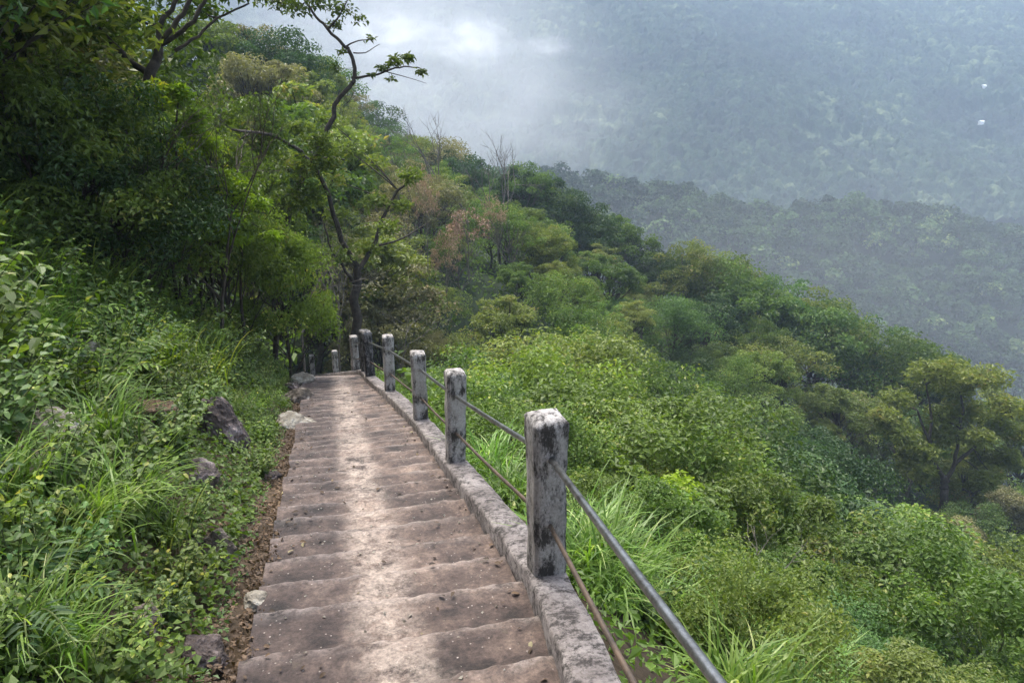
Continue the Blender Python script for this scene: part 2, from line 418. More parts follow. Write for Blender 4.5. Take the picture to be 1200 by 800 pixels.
def canopy_mat(name, a, b, c):
    """far-off forest: colour of every crown by its own random number"""
    m, nt, out = new_mat(name); L = nt.links
    at = nd(nt, 'ShaderNodeAttribute', attribute_name='rnd')
    r = ramp(nt, [(0, a), (.7, b), (1, c)]); L.new(at.outputs['Fac'], r.inputs[0])
    tc = nd(nt, 'ShaderNodeTexCoord')
    n1 = nd(nt, 'ShaderNodeTexNoise', Scale=.35, Detail=6, Roughness=.75); L.new(tc.outputs['Object'], n1.inputs['Vector'])
    gm = nd(nt, 'ShaderNodeMapRange'); gm.inputs['From Min'].default_value = .3; gm.inputs['From Max'].default_value = .7; gm.inputs['To Min'].default_value = .45; gm.inputs['To Max'].default_value = 1.5
    L.new(n1.outputs['Fac'], gm.inputs['Value'])
    mg = nd(nt, 'ShaderNodeMix', data_type='RGBA', blend_type='MULTIPLY'); mg.inputs[0].default_value = 1
    L.new(r.outputs[0], mg.inputs[6]); L.new(gm.outputs[0], mg.inputs[7])
    bs = nd(nt, 'ShaderNodeBsdfPrincipled', Roughness=.8); bs.inputs['Specular IOR Level'].default_value = .15
    L.new(mg.outputs[2], bs.inputs['Base Color'])
    b = nd(nt, 'ShaderNodeBump', Strength=1, Distance=1.2); L.new(n1.outputs['Fac'], b.inputs['Height']); L.new(b.outputs[0], bs.inputs['Normal'])
    L.new(bs.outputs[0], out.inputs['Surface'])
    return m


M['canopy_far'] = canopy_mat('canopy_far', (.003, .011, .006), (.020, .044, .018), (.110, .140, .065))
M['canopy_mid'] = leaf_mat('canopy_mid', (.006, .024, .008), (.095, .185, .055), (.24, .32, .10), transl=.1, spec=.05)


# ------------------------------------------------------------------ object helpers
def tag(o, label=None, cat=None, group=None, kind=None):
    if label: o['label'] = label
    if cat: o['category'] = cat
    if group: o['group'] = group
    if kind: o['kind'] = kind
    return o


def link(name, data, parent=None):
    o = bpy.data.objects.new(name, data); COL.objects.link(o)
    if parent: o.parent = parent
    return o


def grid_mesh(name, X, Y, Z, mat, rnd=None, smooth=True):
    ny, nx = X.shape
    i = np.arange(ny * nx).reshape(ny, nx)
    q = np.stack([i[:-1, :-1], i[:-1, 1:], i[1:, 1:], i[1:, :-1]], -1).reshape(-1, 4)
    mb = MB(); mb.add(np.stack([X, Y, Z], -1).reshape(-1, 3), quads=q, rnd=0.5 if rnd is None else rnd.ravel())
    return mb.mesh(name, mat, smooth)


# ------------------------------------------------------------------ ground sheet
def axis(segs):
    out = []
    for a, b, d in segs: out += list(np.arange(a, b, d))
    out.append(segs[-1][1]); return np.array(out)


ax = axis([(-700, -120, 20), (-120, -30, 5), (-30, -8, .8), (-8, 8, .2), (8, 40, .8), (40, 120, 4), (120, 1100, 20)])
ay = axis([(-160, -20, 10), (-20, -2, 1), (-2, 20, .25), (20, 60, 1), (60, 160, 4), (160, 1180, 20)])
X, Y = np.meshgrid(ax, ay)
m_ = M['soil']; nt_ = m_.node_tree; bs_ = [q for q in nt_.nodes if q.type == 'BSDF_PRINCIPLED'][0]
old_ = bs_.inputs['Base Color'].links[0].from_socket
at_ = nd(nt_, 'ShaderNodeAttribute', attribute_name='rnd'); mx_ = nd(nt_, 'ShaderNodeMix', data_type='RGBA')
nt_.links.new(at_.outputs['Fac'], mx_.inputs[0]); nt_.links.new(old_, mx_.inputs[6]); mx_.inputs[7].default_value = (.018, .032, .011, 1)
nt_.links.new(mx_.outputs[2], bs_.inputs['Base Color'])          # bare soil by the steps, moss and leaf mould further off
tag(link('ground', grid_mesh('ground', X, Y, terrain(X, Y), M['soil'], sstep(8, 40, np.hypot(X, Y)))), kind='structure')

# ------------------------------------------------------------------ far forest canopies (reads as one mass)
ax = np.arange(-330, 880, 1.5); ay = np.arange(392, 1010, 1.5)
X, Y = np.meshgrid(ax, ay)
Y = Y + 0.16 * X * 1.0
g = terrain(X, Y)
WX = X + 5 * fbm(X / 9, Y / 9, 201, 2); WY = Y + 5 * fbm(X / 9 + 7, Y / 9, 203, 2)
h1, r1 = crowns(WX, WY, 9.0, 41); h2, r2 = crowns(WX, WY, 4.6, 61)
rough_ = fbm(X / 3.2, Y / 3.2, 207, 2)
big = fbm(X / 55, Y / 55, 77, 3)
clear = sstep(.25, .45, fbm(X / 60 + 4, Y / 34, 91, 3))
Zc = g + 7 + 3.2 * rough_ + (h1 * 5.5 + h2 * 3.5) * (1 - .6 * clear) - 5 * clear + 2.5 * big
rn = np.clip(.55 * r1 + .3 * r2 + .5 * big + .25 * clear + .3 * rough_, 0, 1)
tag(link('mountain_forest', grid_mesh('mountain_forest', X, Y, Zc, M['canopy_far'], rn, False)),
    'hazy blue green forest covering the far mountainside', 'forest', kind='stuff')


def crown_cloud(mb, cx, cy, cz, R, H, nleaf, size, rng, clumps=9):
    d = unit(rng.normal(size=(clumps, 3))); d[:, 2] = np.abs(d[:, 2]) * .9
    C = np.array([cx, cy, cz]) + d * np.array([R, R, H]) * .62
    k = nleaf // clumps
    for c in C:
        dd = unit(rng.normal(size=(k, 3)) + np.array([0, 0, .5]))
        P = c + dd * np.array([R, R, H * .75]) * .5 * (.7 + .4 * rng.random((k, 1)))
        N = unit(dd + np.array([0, 0, .5]) + rng.normal(size=(k, 3)) * .45)
        add_leaves(mb, P, N, size * (.7 + .8 * rng.random(k)), rng, 1.0, .3, rnd=np.clip(tone + rng.random(k) * .2, 0, 1))


mb = MB(); rng = np.random.default_rng(5)
pts = []
for gy in np.arange(118, 345, 6.0):
    for gx in np.arange(-70, 330, 6.0):
        x = gx + rng.uniform(-2.6, 2.6); y = gy + 0.16 * gx + rng.uniform(-2.6, 2.6)
        if x / y < -0.15 or x / y > 0.86: continue
        pts.append((x, y))
P_ = np.array(pts); Z_ = terrain(P_[:, 0], P_[:, 1])
for (x, y), z in zip(pts, Z_):
    R = rng.uniform(2.8, 6.2); H = R * rng.uniform(.9, 1.2); tone = rng.random() ** 1.5 * .85
    crown_cloud(mb, x, y, z + rng.uniform(2.5, 6), R, H, 190 if y > 220 else 250, 1.15, rng)
tag(link('valley_forest', mb.mesh('valley_forest', M['canopy_mid'])), 'dark green misty forest on the lower ridge beyond the slope', 'forest', kind='stuff')


# ------------------------------------------------------------------ tree and plant shapes
def tree_shape(seed, H, R, nclump, per, leaf, base=.3, flat=.6, gap=.35, trunk=True, asp=.55, rad=None, lean=0., clump=.34):
    """wood mesh and crown mesh of one tree, base at the origin"""
    rng = np.random.default_rng(seed)
    wood = MB(); crown = MB()
    r0 = rad or H * .018
    top = np.array([lean * H, rng.uniform(-.06, .06) * H, H * .80])
    tr = bez([0, 0, -.4], [rng.uniform(-.05, .05) * H, rng.uniform(-.05, .05) * H, H * .45], top, 9)
    tr[1:-1] += rng.normal(size=(7, 3)) * H * .008
    if trunk: add_tube(wood, tr, np.linspace(r0, r0 * .25, 9), 7)
    cz = H * (base + 1) / 2; rz = H * (1 - base) / 2
    lobes = unit(rng.normal(size=(5, 3))); amp = rng.uniform(-.25, .3, 5)
    made = 0
    while made < nclump:
        d = unit(rng.normal(size=3))
        if d[2] < -.55: continue
        if rng.random() < gap * .4 and d[2] < .2: continue
        f = 1 + (amp * np.clip(lobes @ d, 0, 1) ** 2).sum()
        rr = (.35 + .62 * rng.random() ** .6) * f
        c = np.array([top[0] * .9, top[1] * .9, cz]) + d * np.array([R, R, rz]) * rr
        rc = R * clump * rng.uniform(.6, 1.25)
        k = int(per * rng.uniform(.6, 1.3))
        dd = unit(rng.normal(size=(k, 3)) + np.array([0, 0, .35]))
        P = c + dd * np.array([rc, rc, rc * flat]) * (.45 + .6 * rng.random((k, 1)) ** .7)
        N = unit(dd * .6 + np.array([0, 0, .65]) + rng.normal(size=(k, 3)) * .5)
        tone = rng.random() * .5
        add_leaves(crown, P, N, leaf * rng.uniform(.6, 1.35, k), rng, asp, .3, rnd=np.clip(tone + rng.random(k) * .55, 0, 1))
        if trunk and made % 2 == 0:
            t = np.clip((c[2] - H * .25) / H, .12, .75)
            p0 = tr[int(t * 8)]
            m = (p0 + c) / 2 + np.array([0, 0, -.06 * H])
            br = bez(p0, m, c, 6); br[1:-1] += rng.normal(size=(4, 3)) * R * .03
            add_tube(wood, br, np.linspace(r0 * .38, r0 * .08, 6), 5)
            for _ in range(2):
                e = c + unit(rng.normal(size=3)) * rc * .9
                add_tube(wood, bez(br[3], (br[3] + e) / 2 + rng.normal(size=3) * .05 * R, e, 4), np.linspace(r0 * .14, r0 * .04, 4), 4)
        made += 1
    return (wood if wood.n else None), crown


def bare_shape(seed, H, spread, depth=4, r0=None, sides=5):
    """leafless twiggy tree"""
    rng = np.random.default_rng(seed); wood = MB(); tips = []

    def grow(p, d, L, r, lev):
        e = p + d * L
        m = (p + e) / 2 + rng.normal(size=3) * L * .08
        b = bez(p, m, e, 5)
        add_tube(wood, b, np.linspace(r, r * .6, 5), sides if lev < 2 else 4)
        if lev >= depth:
            tips.append((e, d)); return
        for _ in range(rng.integers(2, 4)):
            nd_ = unit(d + rng.normal(size=3) * spread + np.array([0, 0, .15]))
            grow(b[rng.integers(3, 5)], nd_, L * rng.uniform(.55, .82), r * .58, lev + 1)
    grow(np.array([0, 0, -.3]), unit(np.array([rng.uniform(-.15, .15), rng.uniform(-.15, .15), 1])), H * .36, r0 or H * .016, 0)
    return wood, tips


def grass_shape(seed, n=120, L=.9, w=.016, spread=.22, arch=1.0):
    rng = np.random.default_rng(seed); mb = MB(); K = 7
    az = rng.random(n) * 2 * math.pi
    b = rng.normal(size=(n, 2)) * spread * .5
    out = np.stack([np.cos(az), np.sin(az)], 1)
    Ls = L * rng.uniform(.55, 1.15, n); bend = arch * rng.uniform(.35, 1.25, n); lean = rng.uniform(.05, .45, n)
    t = np.linspace(0, 1, K)
    ang = lean[:, None] + bend[:, None] * 1.5 * t[None] ** 1.3
    ds = Ls[:, None] / (K - 1)
    hx = np.concatenate([np.zeros((n, 1)), np.cumsum(np.sin(ang[:, :-1]) * ds, 1)], 1)
    hz = np.concatenate([np.zeros((n, 1)), np.cumsum(np.cos(ang[:, :-1]) * ds, 1)], 1)
    C = np.stack([b[:, 0:1] + out[:, 0:1] * hx, b[:, 1:2] + out[:, 1:2] * hx, hz], -1)
    side = np.stack([-out[:, 1], out[:, 0], np.zeros(n)], 1)[:, None]
    ww = (w * rng.uniform(.6, 1.3, n))[:, None, None] * (np.array([.5, .8, 1, 1, .8, .5, .05]))[None, :, None] * .5
    V = np.stack([C - side * ww, C + side * ww], 2).reshape(n * K * 2, 3)
    i = (np.arange(n) * K * 2)[:, None, None]; j = (np.arange(K - 1) * 2)[None, :, None]
    q = (i + j + np.array([0, 1, 3, 2])[None, None]).reshape(-1, 4)
    mb.add(V, quads=q, rnd=np.repeat(rng.random(n), K * 2))
    return mb


def weed_shape(seed, stems=9, H=.55, leaf=.10, asp=.55, spread=.30, per=9, up=.6):
    """leafy herb: stems with paired leaves; returns stems mesh and leaves mesh"""
    rng = np.random.default_rng(seed); st = MB(); lv = MB()
    for _ in range(stems):
        a = rng.random() * 6.283; o = np.array([math.cos(a), math.sin(a), 0])
        h = H * rng.uniform(.5, 1.15)
        p = bez(o * rng.random() * .05, o * spread * .3 + np.array([0, 0, h * .6]), o * spread * rng.uniform(.5, 1.2) + np.array([0, 0, h]), 8)
        add_tube(st, p, np.linspace(.006, .002, 8), 4)
        k = per
        tt = np.linspace(.2, 1, k)
        Pp = np.stack([np.interp(tt, np.linspace(0, 1, 8), p[:, c]) for c in range(3)], 1)
        for sgn in (1, -1):
            aa = np.arange(k) * 1.57 + rng.random() * 3 + (0 if sgn > 0 else math.pi)
            D = np.stack([np.cos(aa), np.sin(aa), np.full(k, .15)], 1)
            N = unit(np.array([0, 0, 1.]) + rng.normal(size=(k, 3)) * .3)
            add_leaves(lv, Pp, N, leaf * (1.15 - .55 * tt) * rng.uniform(.8, 1.2, k), rng, asp, .3, 1, D)
    return st, lv


def frond_shape(seed, n=9, L=.8, leaflet=.13, asp=.3, rise=.8):
    """arching compound leaves (ferns, young sumac like shoots)"""
    rng = np.random.default_rng(seed); st = MB(); lv = MB()
    for _ in range(n):
        a = rng.random() * 6.283; o = np.array([math.cos(a), math.sin(a), 0]); l = L * rng.uniform(.6, 1.15)
        s = np.array([-o[1], o[0], 0])
        p = bez([0, 0, 0], o * l * .35 + np.array([0, 0, l * rise]), o * l * .95 + np.array([0, 0, l * rise * .55 * rng.uniform(.4, 1.2)]), 10)
        add_tube(st, p, np.linspace(.007, .002, 10), 4)
        k = 15; tt = np.linspace(.18, .98, k)
        Pp = np.stack([np.interp(tt, np.linspace(0, 1, 10), p[:, c]) for c in range(3)], 1)
        fw = unit(np.gradient(Pp, axis=0))
        for sgn in (1, -1):
            D = fw * .5 + s * sgn
            N = unit(np.cross(fw, s) * -1 + rng.normal(size=(k, 3)) * .18); N[N[:, 2] < 0] *= -1
            add_leaves(lv, Pp, N, leaflet * np.sin(tt * 2.7 + .3) * rng.uniform(.85, 1.15, k) * l / L, rng, asp, .25, 1, D)
    return st, lv


# one of each kind -------------------------------------------------
SHAPES = {}


def reg(key, parts): SHAPES[key] = parts          # parts: list of (part name, MB, fixed material or None)


for i in range(7):
    w_, c_ = tree_shape(100 + i, 8.0, 3.0 + .5 * (i % 3), [58, 40, 66, 48, 54, 36, 60][i], 190, .205, base=[.22, .3, .15, .35, .2, .28, .1][i], flat=[.6, .5, .75, .45, .6, .7, .6][i], lean=(i - 3) * .03, clump=[.22, .28, .19, .25, .21, .30, .23][i], gap=1.2)
    reg('tree%d' % i, [('trunk', w_, 'bark'), ('crown', c_, None)])
for i in range(4):   # lighter see-through crowns
    w_, c_ = tree_shape(140 + i, 8.0, 3.2, 50, 95, .17, base=.3, flat=.5, rad=.12, clump=.22, gap=1.3)
    reg('airy%d' % i, [('trunk', w_, 'bark_pale'), ('crown', c_, None)])
for i in range(3):   # nearly bare crowns with a few leaves left
    w_, c_ = tree_shape(180 + i, 5.0, 2.0, 46, 26, .17, base=.3, flat=.6, rad=.06, clump=.26)
    reg('sparse%d' % i, [('trunk', w_, 'bark_pale'), ('crown', c_, None)])
for i in range(6):
    w_, c_ = tree_shape(200 + i, 2.0, 1.35, 40, 230, .075, base=.02, flat=.65, rad=.03, clump=.29, asp=.6, gap=.7)
    reg('bush%d' % i, [('stem', w_, 'stem'), ('foliage', c_, None)])
for i in range(4):   # finer leaved bushes for close by
    w_, c_ = tree_shape(260 + i, 1.6, 1.0, 44, 330, .045, base=.02, flat=.7, rad=.022, clump=[.26, .32, .22, .29][i], asp=.6, gap=.8)
    reg('fine%d' % i, [('stem', w_, 'stem'), ('foliage', c_, None)])
for i in range(3):   # bushes with bigger leaves
    w_, c_ = tree_shape(230 + i, 2.0, 1.2, 30, 120, .11, base=.02, flat=.7, rad=.03, clump=.38, asp=.62)
    reg('broad%d' % i, [('stem', w_, 'stem'), ('foliage', c_, None)])
for i in range(4):
    reg('grass%d' % i, [(None, grass_shape(300 + i, [150, 110, 90, 170][i], [.95, .75, 1.1, .6][i], [.017, .013, .02, .012][i], .25, [1.45, 1.1, .95, 1.5][i]), None)])
for i in range(5):
    a_, b_ = weed_shape(320 + i, [13, 11, 16, 10, 14][i], [.5, .65, .35, .45, .3][i], [.072, .088, .050, .11, .042][i], [.55, .5, .65, .5, .7][i], .32, [11, 11, 12, 7, 14][i])
    reg('weed%d' % i, [('stem', a_, 'stem'), ('foliage', b_, None)])
for i in range(3):
    a_, b_ = frond_shape(340 + i, [10, 8, 13][i], [.8, 1.0, .55][i], [.15, .17, .09][i], [.3, .32, .26][i])
    reg('frond%d' % i, [('stem', a_, 'stem'), ('foliage', b_, None)])

DATA = {}


def data_for(key, idx, mat):
    k = (key, idx, mat)
    if k not in DATA:
        base = (key, idx, None)
        part, mb_, fix = SHAPES[key][idx]
        if base not in DATA:
            DATA[base] = mb_.mesh(key, M[mat])
            me = DATA[base]
        else:
            me = DATA[base].copy(); me.materials[0] = M[mat]
        DATA[k] = me
    return DATA[k]


COUNT = {}


def put(name, key, mat, x, y, z, scale, label, cat, group=None, rot=None, sxy=1.0, tilt=0.0):
    """one plant with its parts; sister plants share their mesh data"""
    parts = SHAPES[key]
    rot = random.uniform(0, 6.283) if rot is None else rot
    if len(parts) == 1:
        root = link(name, data_for(key, 0, mat))
    else:
        root = link(name, None); root.empty_display_size = .2
        for i, (pn, mb_, fix) in enumerate(parts):
            if mb_ is None: continue
            link(pn, data_for(key, i, fix or mat), root)
    root.location = (x, y, z); root.rotation_euler = (tilt, 0, rot); root.scale = (scale * sxy, scale * sxy, scale)
    tag(root, label, cat, group)
    COUNT[name] = COUNT.get(name, 0) + 1
    return root


def view_xy(px, py, t):
    d = ray(px, py); return d[0] * t, d[1] * t, CAMZ + d[2] * t


def tree_to(px, ytop, t, key, mat, label, group=None, name='tree', wid=1.0, hs=8.0, hmin=3.0, hmax=16, rot=None, cat='tree'):
    """a tree t metres off in the column px whose top reaches the height seen at ytop"""
    x, y, zt = view_xy(px, ytop, t)
    g = tz(x, y); h = min(max(zt - g, hmin), hmax)
    if zt - g > hmax: g = zt - hmax - 0.0
    s = h / hs
    return put(name, key, mat, x, y, tz(x, y) - .1 if zt - tz(x, y) <= hmax else g, s, label, cat, group, sxy=wid * max(1.0, (6.0 / h) ** .5) if hs == 8 else wid, rot=rot)


# ------------------------------------------------------------------ stairs
TREADS = []


def tread_z(s):
    return [z for a, z in TREADS if a <= s][-1]


def build_steps():
    s0, rows, edge = -1.2, [], []; TREADS.clear()
    s = s0
    while s < 31:
        T = (.40 if s < 4.6 else .31) if s < 13.9 else .36
        sl = .232 if s < 13.9 else .345
        T *= 1 + .10 * math.sin(s * 5.1)
        TREADS.append((s, float(zpath(s + T))))
        z = float(zpath(s + T)); zn = float(zpath(s + 2 * T)) if True else 0
        for f, dz, e in ((.03, .010, 0), (.14, .008, 0), (.25, .006, 0), (.37, .003, 0), (.5, .0, 0), (.61, 0, 0), (.72, -.002, 0), (.8, -.003, .2), (.88, -.004, .5), (.96, -.006, 1), (.99, -.012, 1), (1.0, -.03, .3)):
            rows.append((s + T * f, z + dz + .0)); edge.append(e)
        rows.append((s + T + .006, z - (z - zn) * .95)); edge.append(0)
        s += T
    nc = 110
    S = np.array([r[0] for r in rows])[:, None]; Z = np.array([r[1] for r in rows])[:, None]
    E_ = np.array(edge)[:, None] * np.ones((1, nc))
    fr = np.linspace(0, 1, nc)[None]
    ln = left_n(S) - .03 + .05 * (vnoise(S * 2.2, S * 0, 71) - .5); rn_ = rail_n(S) - .10
    N_ = ln + (rn_ - ln) * fr
    # every nosing runs a little crooked and bows, like hand laid concrete
    S2 = S + .03 * (vnoise(N_ * 1.6, S * 1.3, 72) - .5) + .010 * (vnoise(N_ * 6, S * 2.7, 73) - .5) + .022 * (vnoise(N_ * 21, S * 5, 79) - .5) - .05 * N_
    Z2 = Z + .014 * (vnoise(N_ * 2.0, S * 1.9, 74) - .5) + .008 * (vnoise(N_ * 5, S * 9, 75) - .5) + .013 * (vnoise(N_ * 15, S * 26, 76) - .5) - .016 * np.exp(-((N_ - .25) / .3) ** 2) * E_
    E_ = E_ * (.4 + .9 * vnoise(N_ * 6, S * 3, 77))
    X, Y = to_xy(S2, N_)
    me = grid_mesh('path', X, Y, Z2, M['steps'], np.clip(E_, 0, 1), True)
    a = me.attributes.new('sn', 'FLOAT_VECTOR', 'POINT')
    a.data.foreach_set('vector', np.stack([N_ + 0 * S2, S2, Z2 * 3], -1).astype(np.float32).ravel())
    return me


tag(link('path', build_steps()), kind='structure')

# ------------------------------------------------------------------ railing: kerb, posts, pipes
rail_root = link('railing', None); rail_root.location = (*to_xy(3.05, 1.03), 0)
tag(rail_root, 'weathered concrete post railing with two metal pipes on the outer edge of the steps', 'railing')
RO = Vector(rail_root.location)


def rel(v): return np.asarray(v, float) - np.array(RO)


def kerb_mesh(sa, sb):
    S = np.arange(sa, sb, .04)
    prof = [(-.10, -.42), (-.10, -.10), (-.104, .06), (-.094, .078), (-.05, .084), (.05, .084), (.094, .076), (.104, .058), (.10, -.15), (.10, -.7)]
    n0 = rail_n(S); z0 = zpath(S)
    V = []
    for k, (dn, dz) in enumerate(prof):
        nn = n0 + dn + .018 * (vnoise(S * 3, S * 0 + k * .4, 81) - .5) + .008 * (vnoise(S * 11.3, S * 0 + k * 2, 82) - .5)
        zz = z0 + dz +   .022 * (vnoise(S * 2.1, S * 0 + k * .3, 83) - .5) + .006 * (vnoise(S * 13.7, S * 0 + k * 2, 84) - .5)
        x, y = to_xy(S, nn); V.append(np.stack([x, y, zz], 1))
    V = np.stack(V, 1) - np.array(RO)
    m_, k_ = V.shape[0], V.shape[1]
    i = np.arange(m_ * k_).reshape(m_, k_)
    q = np.stack([i[:-1, :-1], i[:-1, 1:], i[1:, 1:], i[1:, :-1]], -1).reshape(-1, 4)
    b = MB(); b.add(V.reshape(-1, 3), quads=q)
    b.t.append(np.array([[0, j, j + 1] for j in range(1, k_ - 1)])); e = (m_ - 1) * k_
    b.t.append(np.array([[e, e + j + 1, e + j] for j in range(1, k_ - 1)]))
    return b.mesh('kerb', M['kerb'], True)


link('kerb', kerb_mesh(-1.2, 31), rail_root)


def post_mesh(seed, w, h):
    bm = bmesh.new()
    bmesh.ops.create_cube(bm, size=1)
    bmesh.ops.scale(bm, vec=(w, w, h), verts=bm.verts); bmesh.ops.translate(bm, vec=(0, 0, h / 2), verts=bm.verts)
    top = [e for e in bm.edges if min(v.co.z for v in e.verts) > h * .9]
    bmesh.ops.bevel(bm, geom=top, offset=w * .27, segments=4, profile=.5, affect='EDGES')
    vert = [e for e in bm.edges if abs(e.verts[0].co.z - e.verts[1].co.z) > h * .5]
    bmesh.ops.bevel(bm, geom=vert, offset=w * .07, segments=2, affect='EDGES')
    for k in range(18):
        z = h * (k + .5) / 19
        bmesh.ops.bisect_plane(bm, geom=bm.verts[:] + bm.edges[:] + bm.faces[:], plane_co=(0, 0, z), plane_no=(0, 0, 1))
    for k in (-.25, 0, .25):
        bmesh.ops.bisect_plane(bm, geom=bm.verts[:] + bm.edges[:] + bm.faces[:], plane_co=(k * w, 0, 0), plane_no=(1, 0, 0))
        bmesh.ops.bisect_plane(bm, geom=bm.verts[:] + bm.edges[:] + bm.faces[:], plane_co=(0, k * w, 0), plane_no=(0, 1, 0))
    for v in bm.verts:
        p = v.co * 6 + Vector((seed * 7, 0, 0))
        d = Vector(mnoise.noise_vector(p)) * .010 + Vector(mnoise.noise_vector(p * 3.5)) * .005
        v.co += d
        if v.co.z > h * .82:                       # worn head, a little wider
            v.co.x *= 1.05; v.co.y *= 1.05
    me = bpy.data.meshes.new('post'); bm.to_mesh(me); bm.free()
    for p in me.polygons: p.use_smooth = True
    return me


POSTS = [(.42, .88), (3.05, .90), (5.60, .84), (7.80, .86), (10.5, .91), (12.75, .90), (13.7, .86), (17.0, .92), (26.8, .93), (30.2, .95)]
for k, (s, h) in enumerate(POSTS):
    n = float(rail_n(s)); x, y = to_xy(s, n)
    me = post_mesh(k + 1, [.165, .168, .16, .16, .16, .165, .165, .18, .2, .2][k], h + .15)
    me.materials.append(M['post_black'] if k in (5, 6) else M['post'])
    o = link('post', me, rail_root)
    o.location = rel((x, y, float(zpath(s)) + .08 - .15)); o.rotation_euler = ([0, .012, -.02, .03, -.01, .02, -.03, .02, 0, .03][k], [0, -.015, .02, -.01, .01, -.03, .01, 0, 0, 0][k], HD + (.0 if k < 5 else .15))
    if k in (5, 6): o['label'] = 'post blackened by lichen'


def post_top(k):
    s, h = POSTS[k]; x, y = to_xy(s, float(rail_n(s)))
    return np.array([x, y, float(zpath(s)) + .08]), h


for k in range(len(POSTS) - 1):
    if k in (7, 8): continue
    (a, ha), (b, hb) = post_top(k), post_top(k + 1)
    for fr_, r, mt in ((.74, .0155, 'pipe'), (.33, .0115, 'rust')):
        p0 = a + np.array([0, 0, ha * fr_]); p1 = b + np.array([0, 0, hb * fr_])
        pts_ = bez(p0, (p0 + p1) / 2 - np.array([0, 0, .03 if fr_ < .5 else .012]), p1, 12)
        mb = MB(); add_tube(mb, rel(pts_), r, 12)
        link('rail', mb.mesh('rail', M[mt], True), rail_root)


# ------------------------------------------------------------------ rocks
ROCKS = []


def rock_mesh(seed, size, mat):
    bm = bmesh.new(); bmesh.ops.create_icosphere(bm, subdivisions=5, radius=1)
    rs = random.Random(seed); cuts = []
    for _ in range(11):
        d = Vector((rs.gauss(0, 1), rs.gauss(0, 1), rs.gauss(0, 1))).normalized(); cuts.append((d, rs.uniform(.72, .95) if seed == 3 else rs.uniform(.55, .9)))
    for v in bm.verts:
        for d, h in cuts:
            e = v.co.dot(d) - h
            if e > 0: v.co -= d * e * .92
        p = v.co * 1.7 + Vector((seed * 3.1, 0, 0))
        v.co += v.co.normalized() * (.16 * mnoise.noise(p) + .07 * mnoise.noise(p * 3) + .035 * mnoise.noise(p * 8) + .02 * mnoise.noise(p * 19))
        v.co = Vector((v.co.x * size[0], v.co.y * size[1], v.co.z * size[2]))
    me = bpy.data.meshes.new('rock'); bm.to_mesh(me); bm.free(); me.materials.append(M[mat])
    for p in me.polygons: p.use_smooth = False
    return me


def rock_at(px, py, t, size, mat, label, seed, group=None, rz=0., name='rock'):
    """rock whose middle shows at this spot, t metres off"""
    x, y, z = view_xy(px, py, t)
    ROCKS.append((x, y, max(size[:2])))
    o = link(name, rock_mesh(seed, size, mat)); o.location = (x, y, z); o.rotation_euler = (random.uniform(-.2, .2), random.uniform(-.2, .2), rz)
    return tag(o, label, 'rock', group)


def ground_t(px, py, t0=1.5, t1=150):
    """distance at which the line of sight meets the ground"""
    d = ray(px, py); t = t0
    while t < t1:
        if CAMZ + d[2] * t < tz(d[0] * t, d[1] * t): return t
        t *= 1.01
    return t1


def rk(px, py, size, mat, label, seed, up=0.3, **kw):
    t = ground_t(px, py); size = tuple(a * 1.3 for a in size)
    return rock_at(px, py, t - size[0] * .45, size, mat, label, seed, **kw)


rk(256, 508, (.20, .22, .31), 'rock_dark', 'dark wet boulder with a pale rounded top jutting out of the left bank', 3, name='boulder')
rk(232, 560, (.13, .13, .12), 'rock_dark', 'blackish shaded rock under the big dark boulder', 5)
rk(180, 486, (.17, .14, .13), 'rock_brown', 'tan brown rock among weeds up the bank from the dark boulder', 8)
rk(62, 500, (.17, .14, .09), 'rock_pale', 'pale grey flat rock high in the left bank with dark hollow below', 12)
rk(40, 560, (.15, .15, .12), 'rock', 'grey brown rock below the pale flat rock on the left bank', 13)
rk(95, 418, (.22, .2, .13), 'rock_pale', 'small pale rock peeping from the bright weeds near the top of the bank', 17)
rk(252, 645, (.11, .10, .11), 'rock', 'grey brown block beside the litter strip below the boulder', 23)
rk(150, 735, (.11, .09, .08), 'rock', 'grey stone low in the bank among the nearest weeds', 27)
rk(238, 770, (.09, .08, .09), 'rock_dark', 'dark stone by the lower end of the leaf litter', 31)
rk(343, 497, (.23, .26, .12), 'rock_pale', 'whitish flat slab at the left edge of the steps', 35)
rk(350, 470, (.20, .25, .16), 'rock', 'rough grey stone stacked just beyond the whitish slab', 37)
rk(340, 462, (.20, .22, .2), 'rock_dark', 'dark stone behind the rough grey one at the step edge', 39)
rk(352, 450, (.22, .25, .18), 'rock_pale', 'pale stone topping the edge stones near the crest of the steps', 41)
rk(300, 705, (.07, .06, .04), 'rock_pale', 'small pinkish stone lying in the leaf litter', 43)
rk(318, 560, (.08, .08, .06), 'rock_dark', 'small dark stone by the left edge beside the litter', 45)

# small grit and pebbles on the steps
mb = MB(); rng = np.random.default_rng(91)
for _ in range(420):
    s = rng.uniform(1.2, 11); n = rng.uniform(-.4, .85); x, y = to_xy(s, n)
    z = float(zpath(s + .21)) + .0
    r = rng.uniform(.004, .011)
    v = rng.normal(size=(6, 3)) * .25 + np.array([[1, 0, 0], [-1, 0, 0], [0, 1, 0], [0, -1, 0], [0, 0, .7], [0, 0, -.7]])
    mb.add(v * r + np.array([x, y, tread_z(s) + .004]), tris=[(0, 2, 4), (2, 1, 4), (1, 3, 4), (3, 0, 4), (2, 0, 5), (1, 2, 5), (3, 1, 5), (0, 3, 5)])
tag(link('grit', mb.mesh('grit', M['rock_pale'])), 'pale grit and crumbs scattered over the steps', 'gravel', kind='stuff')


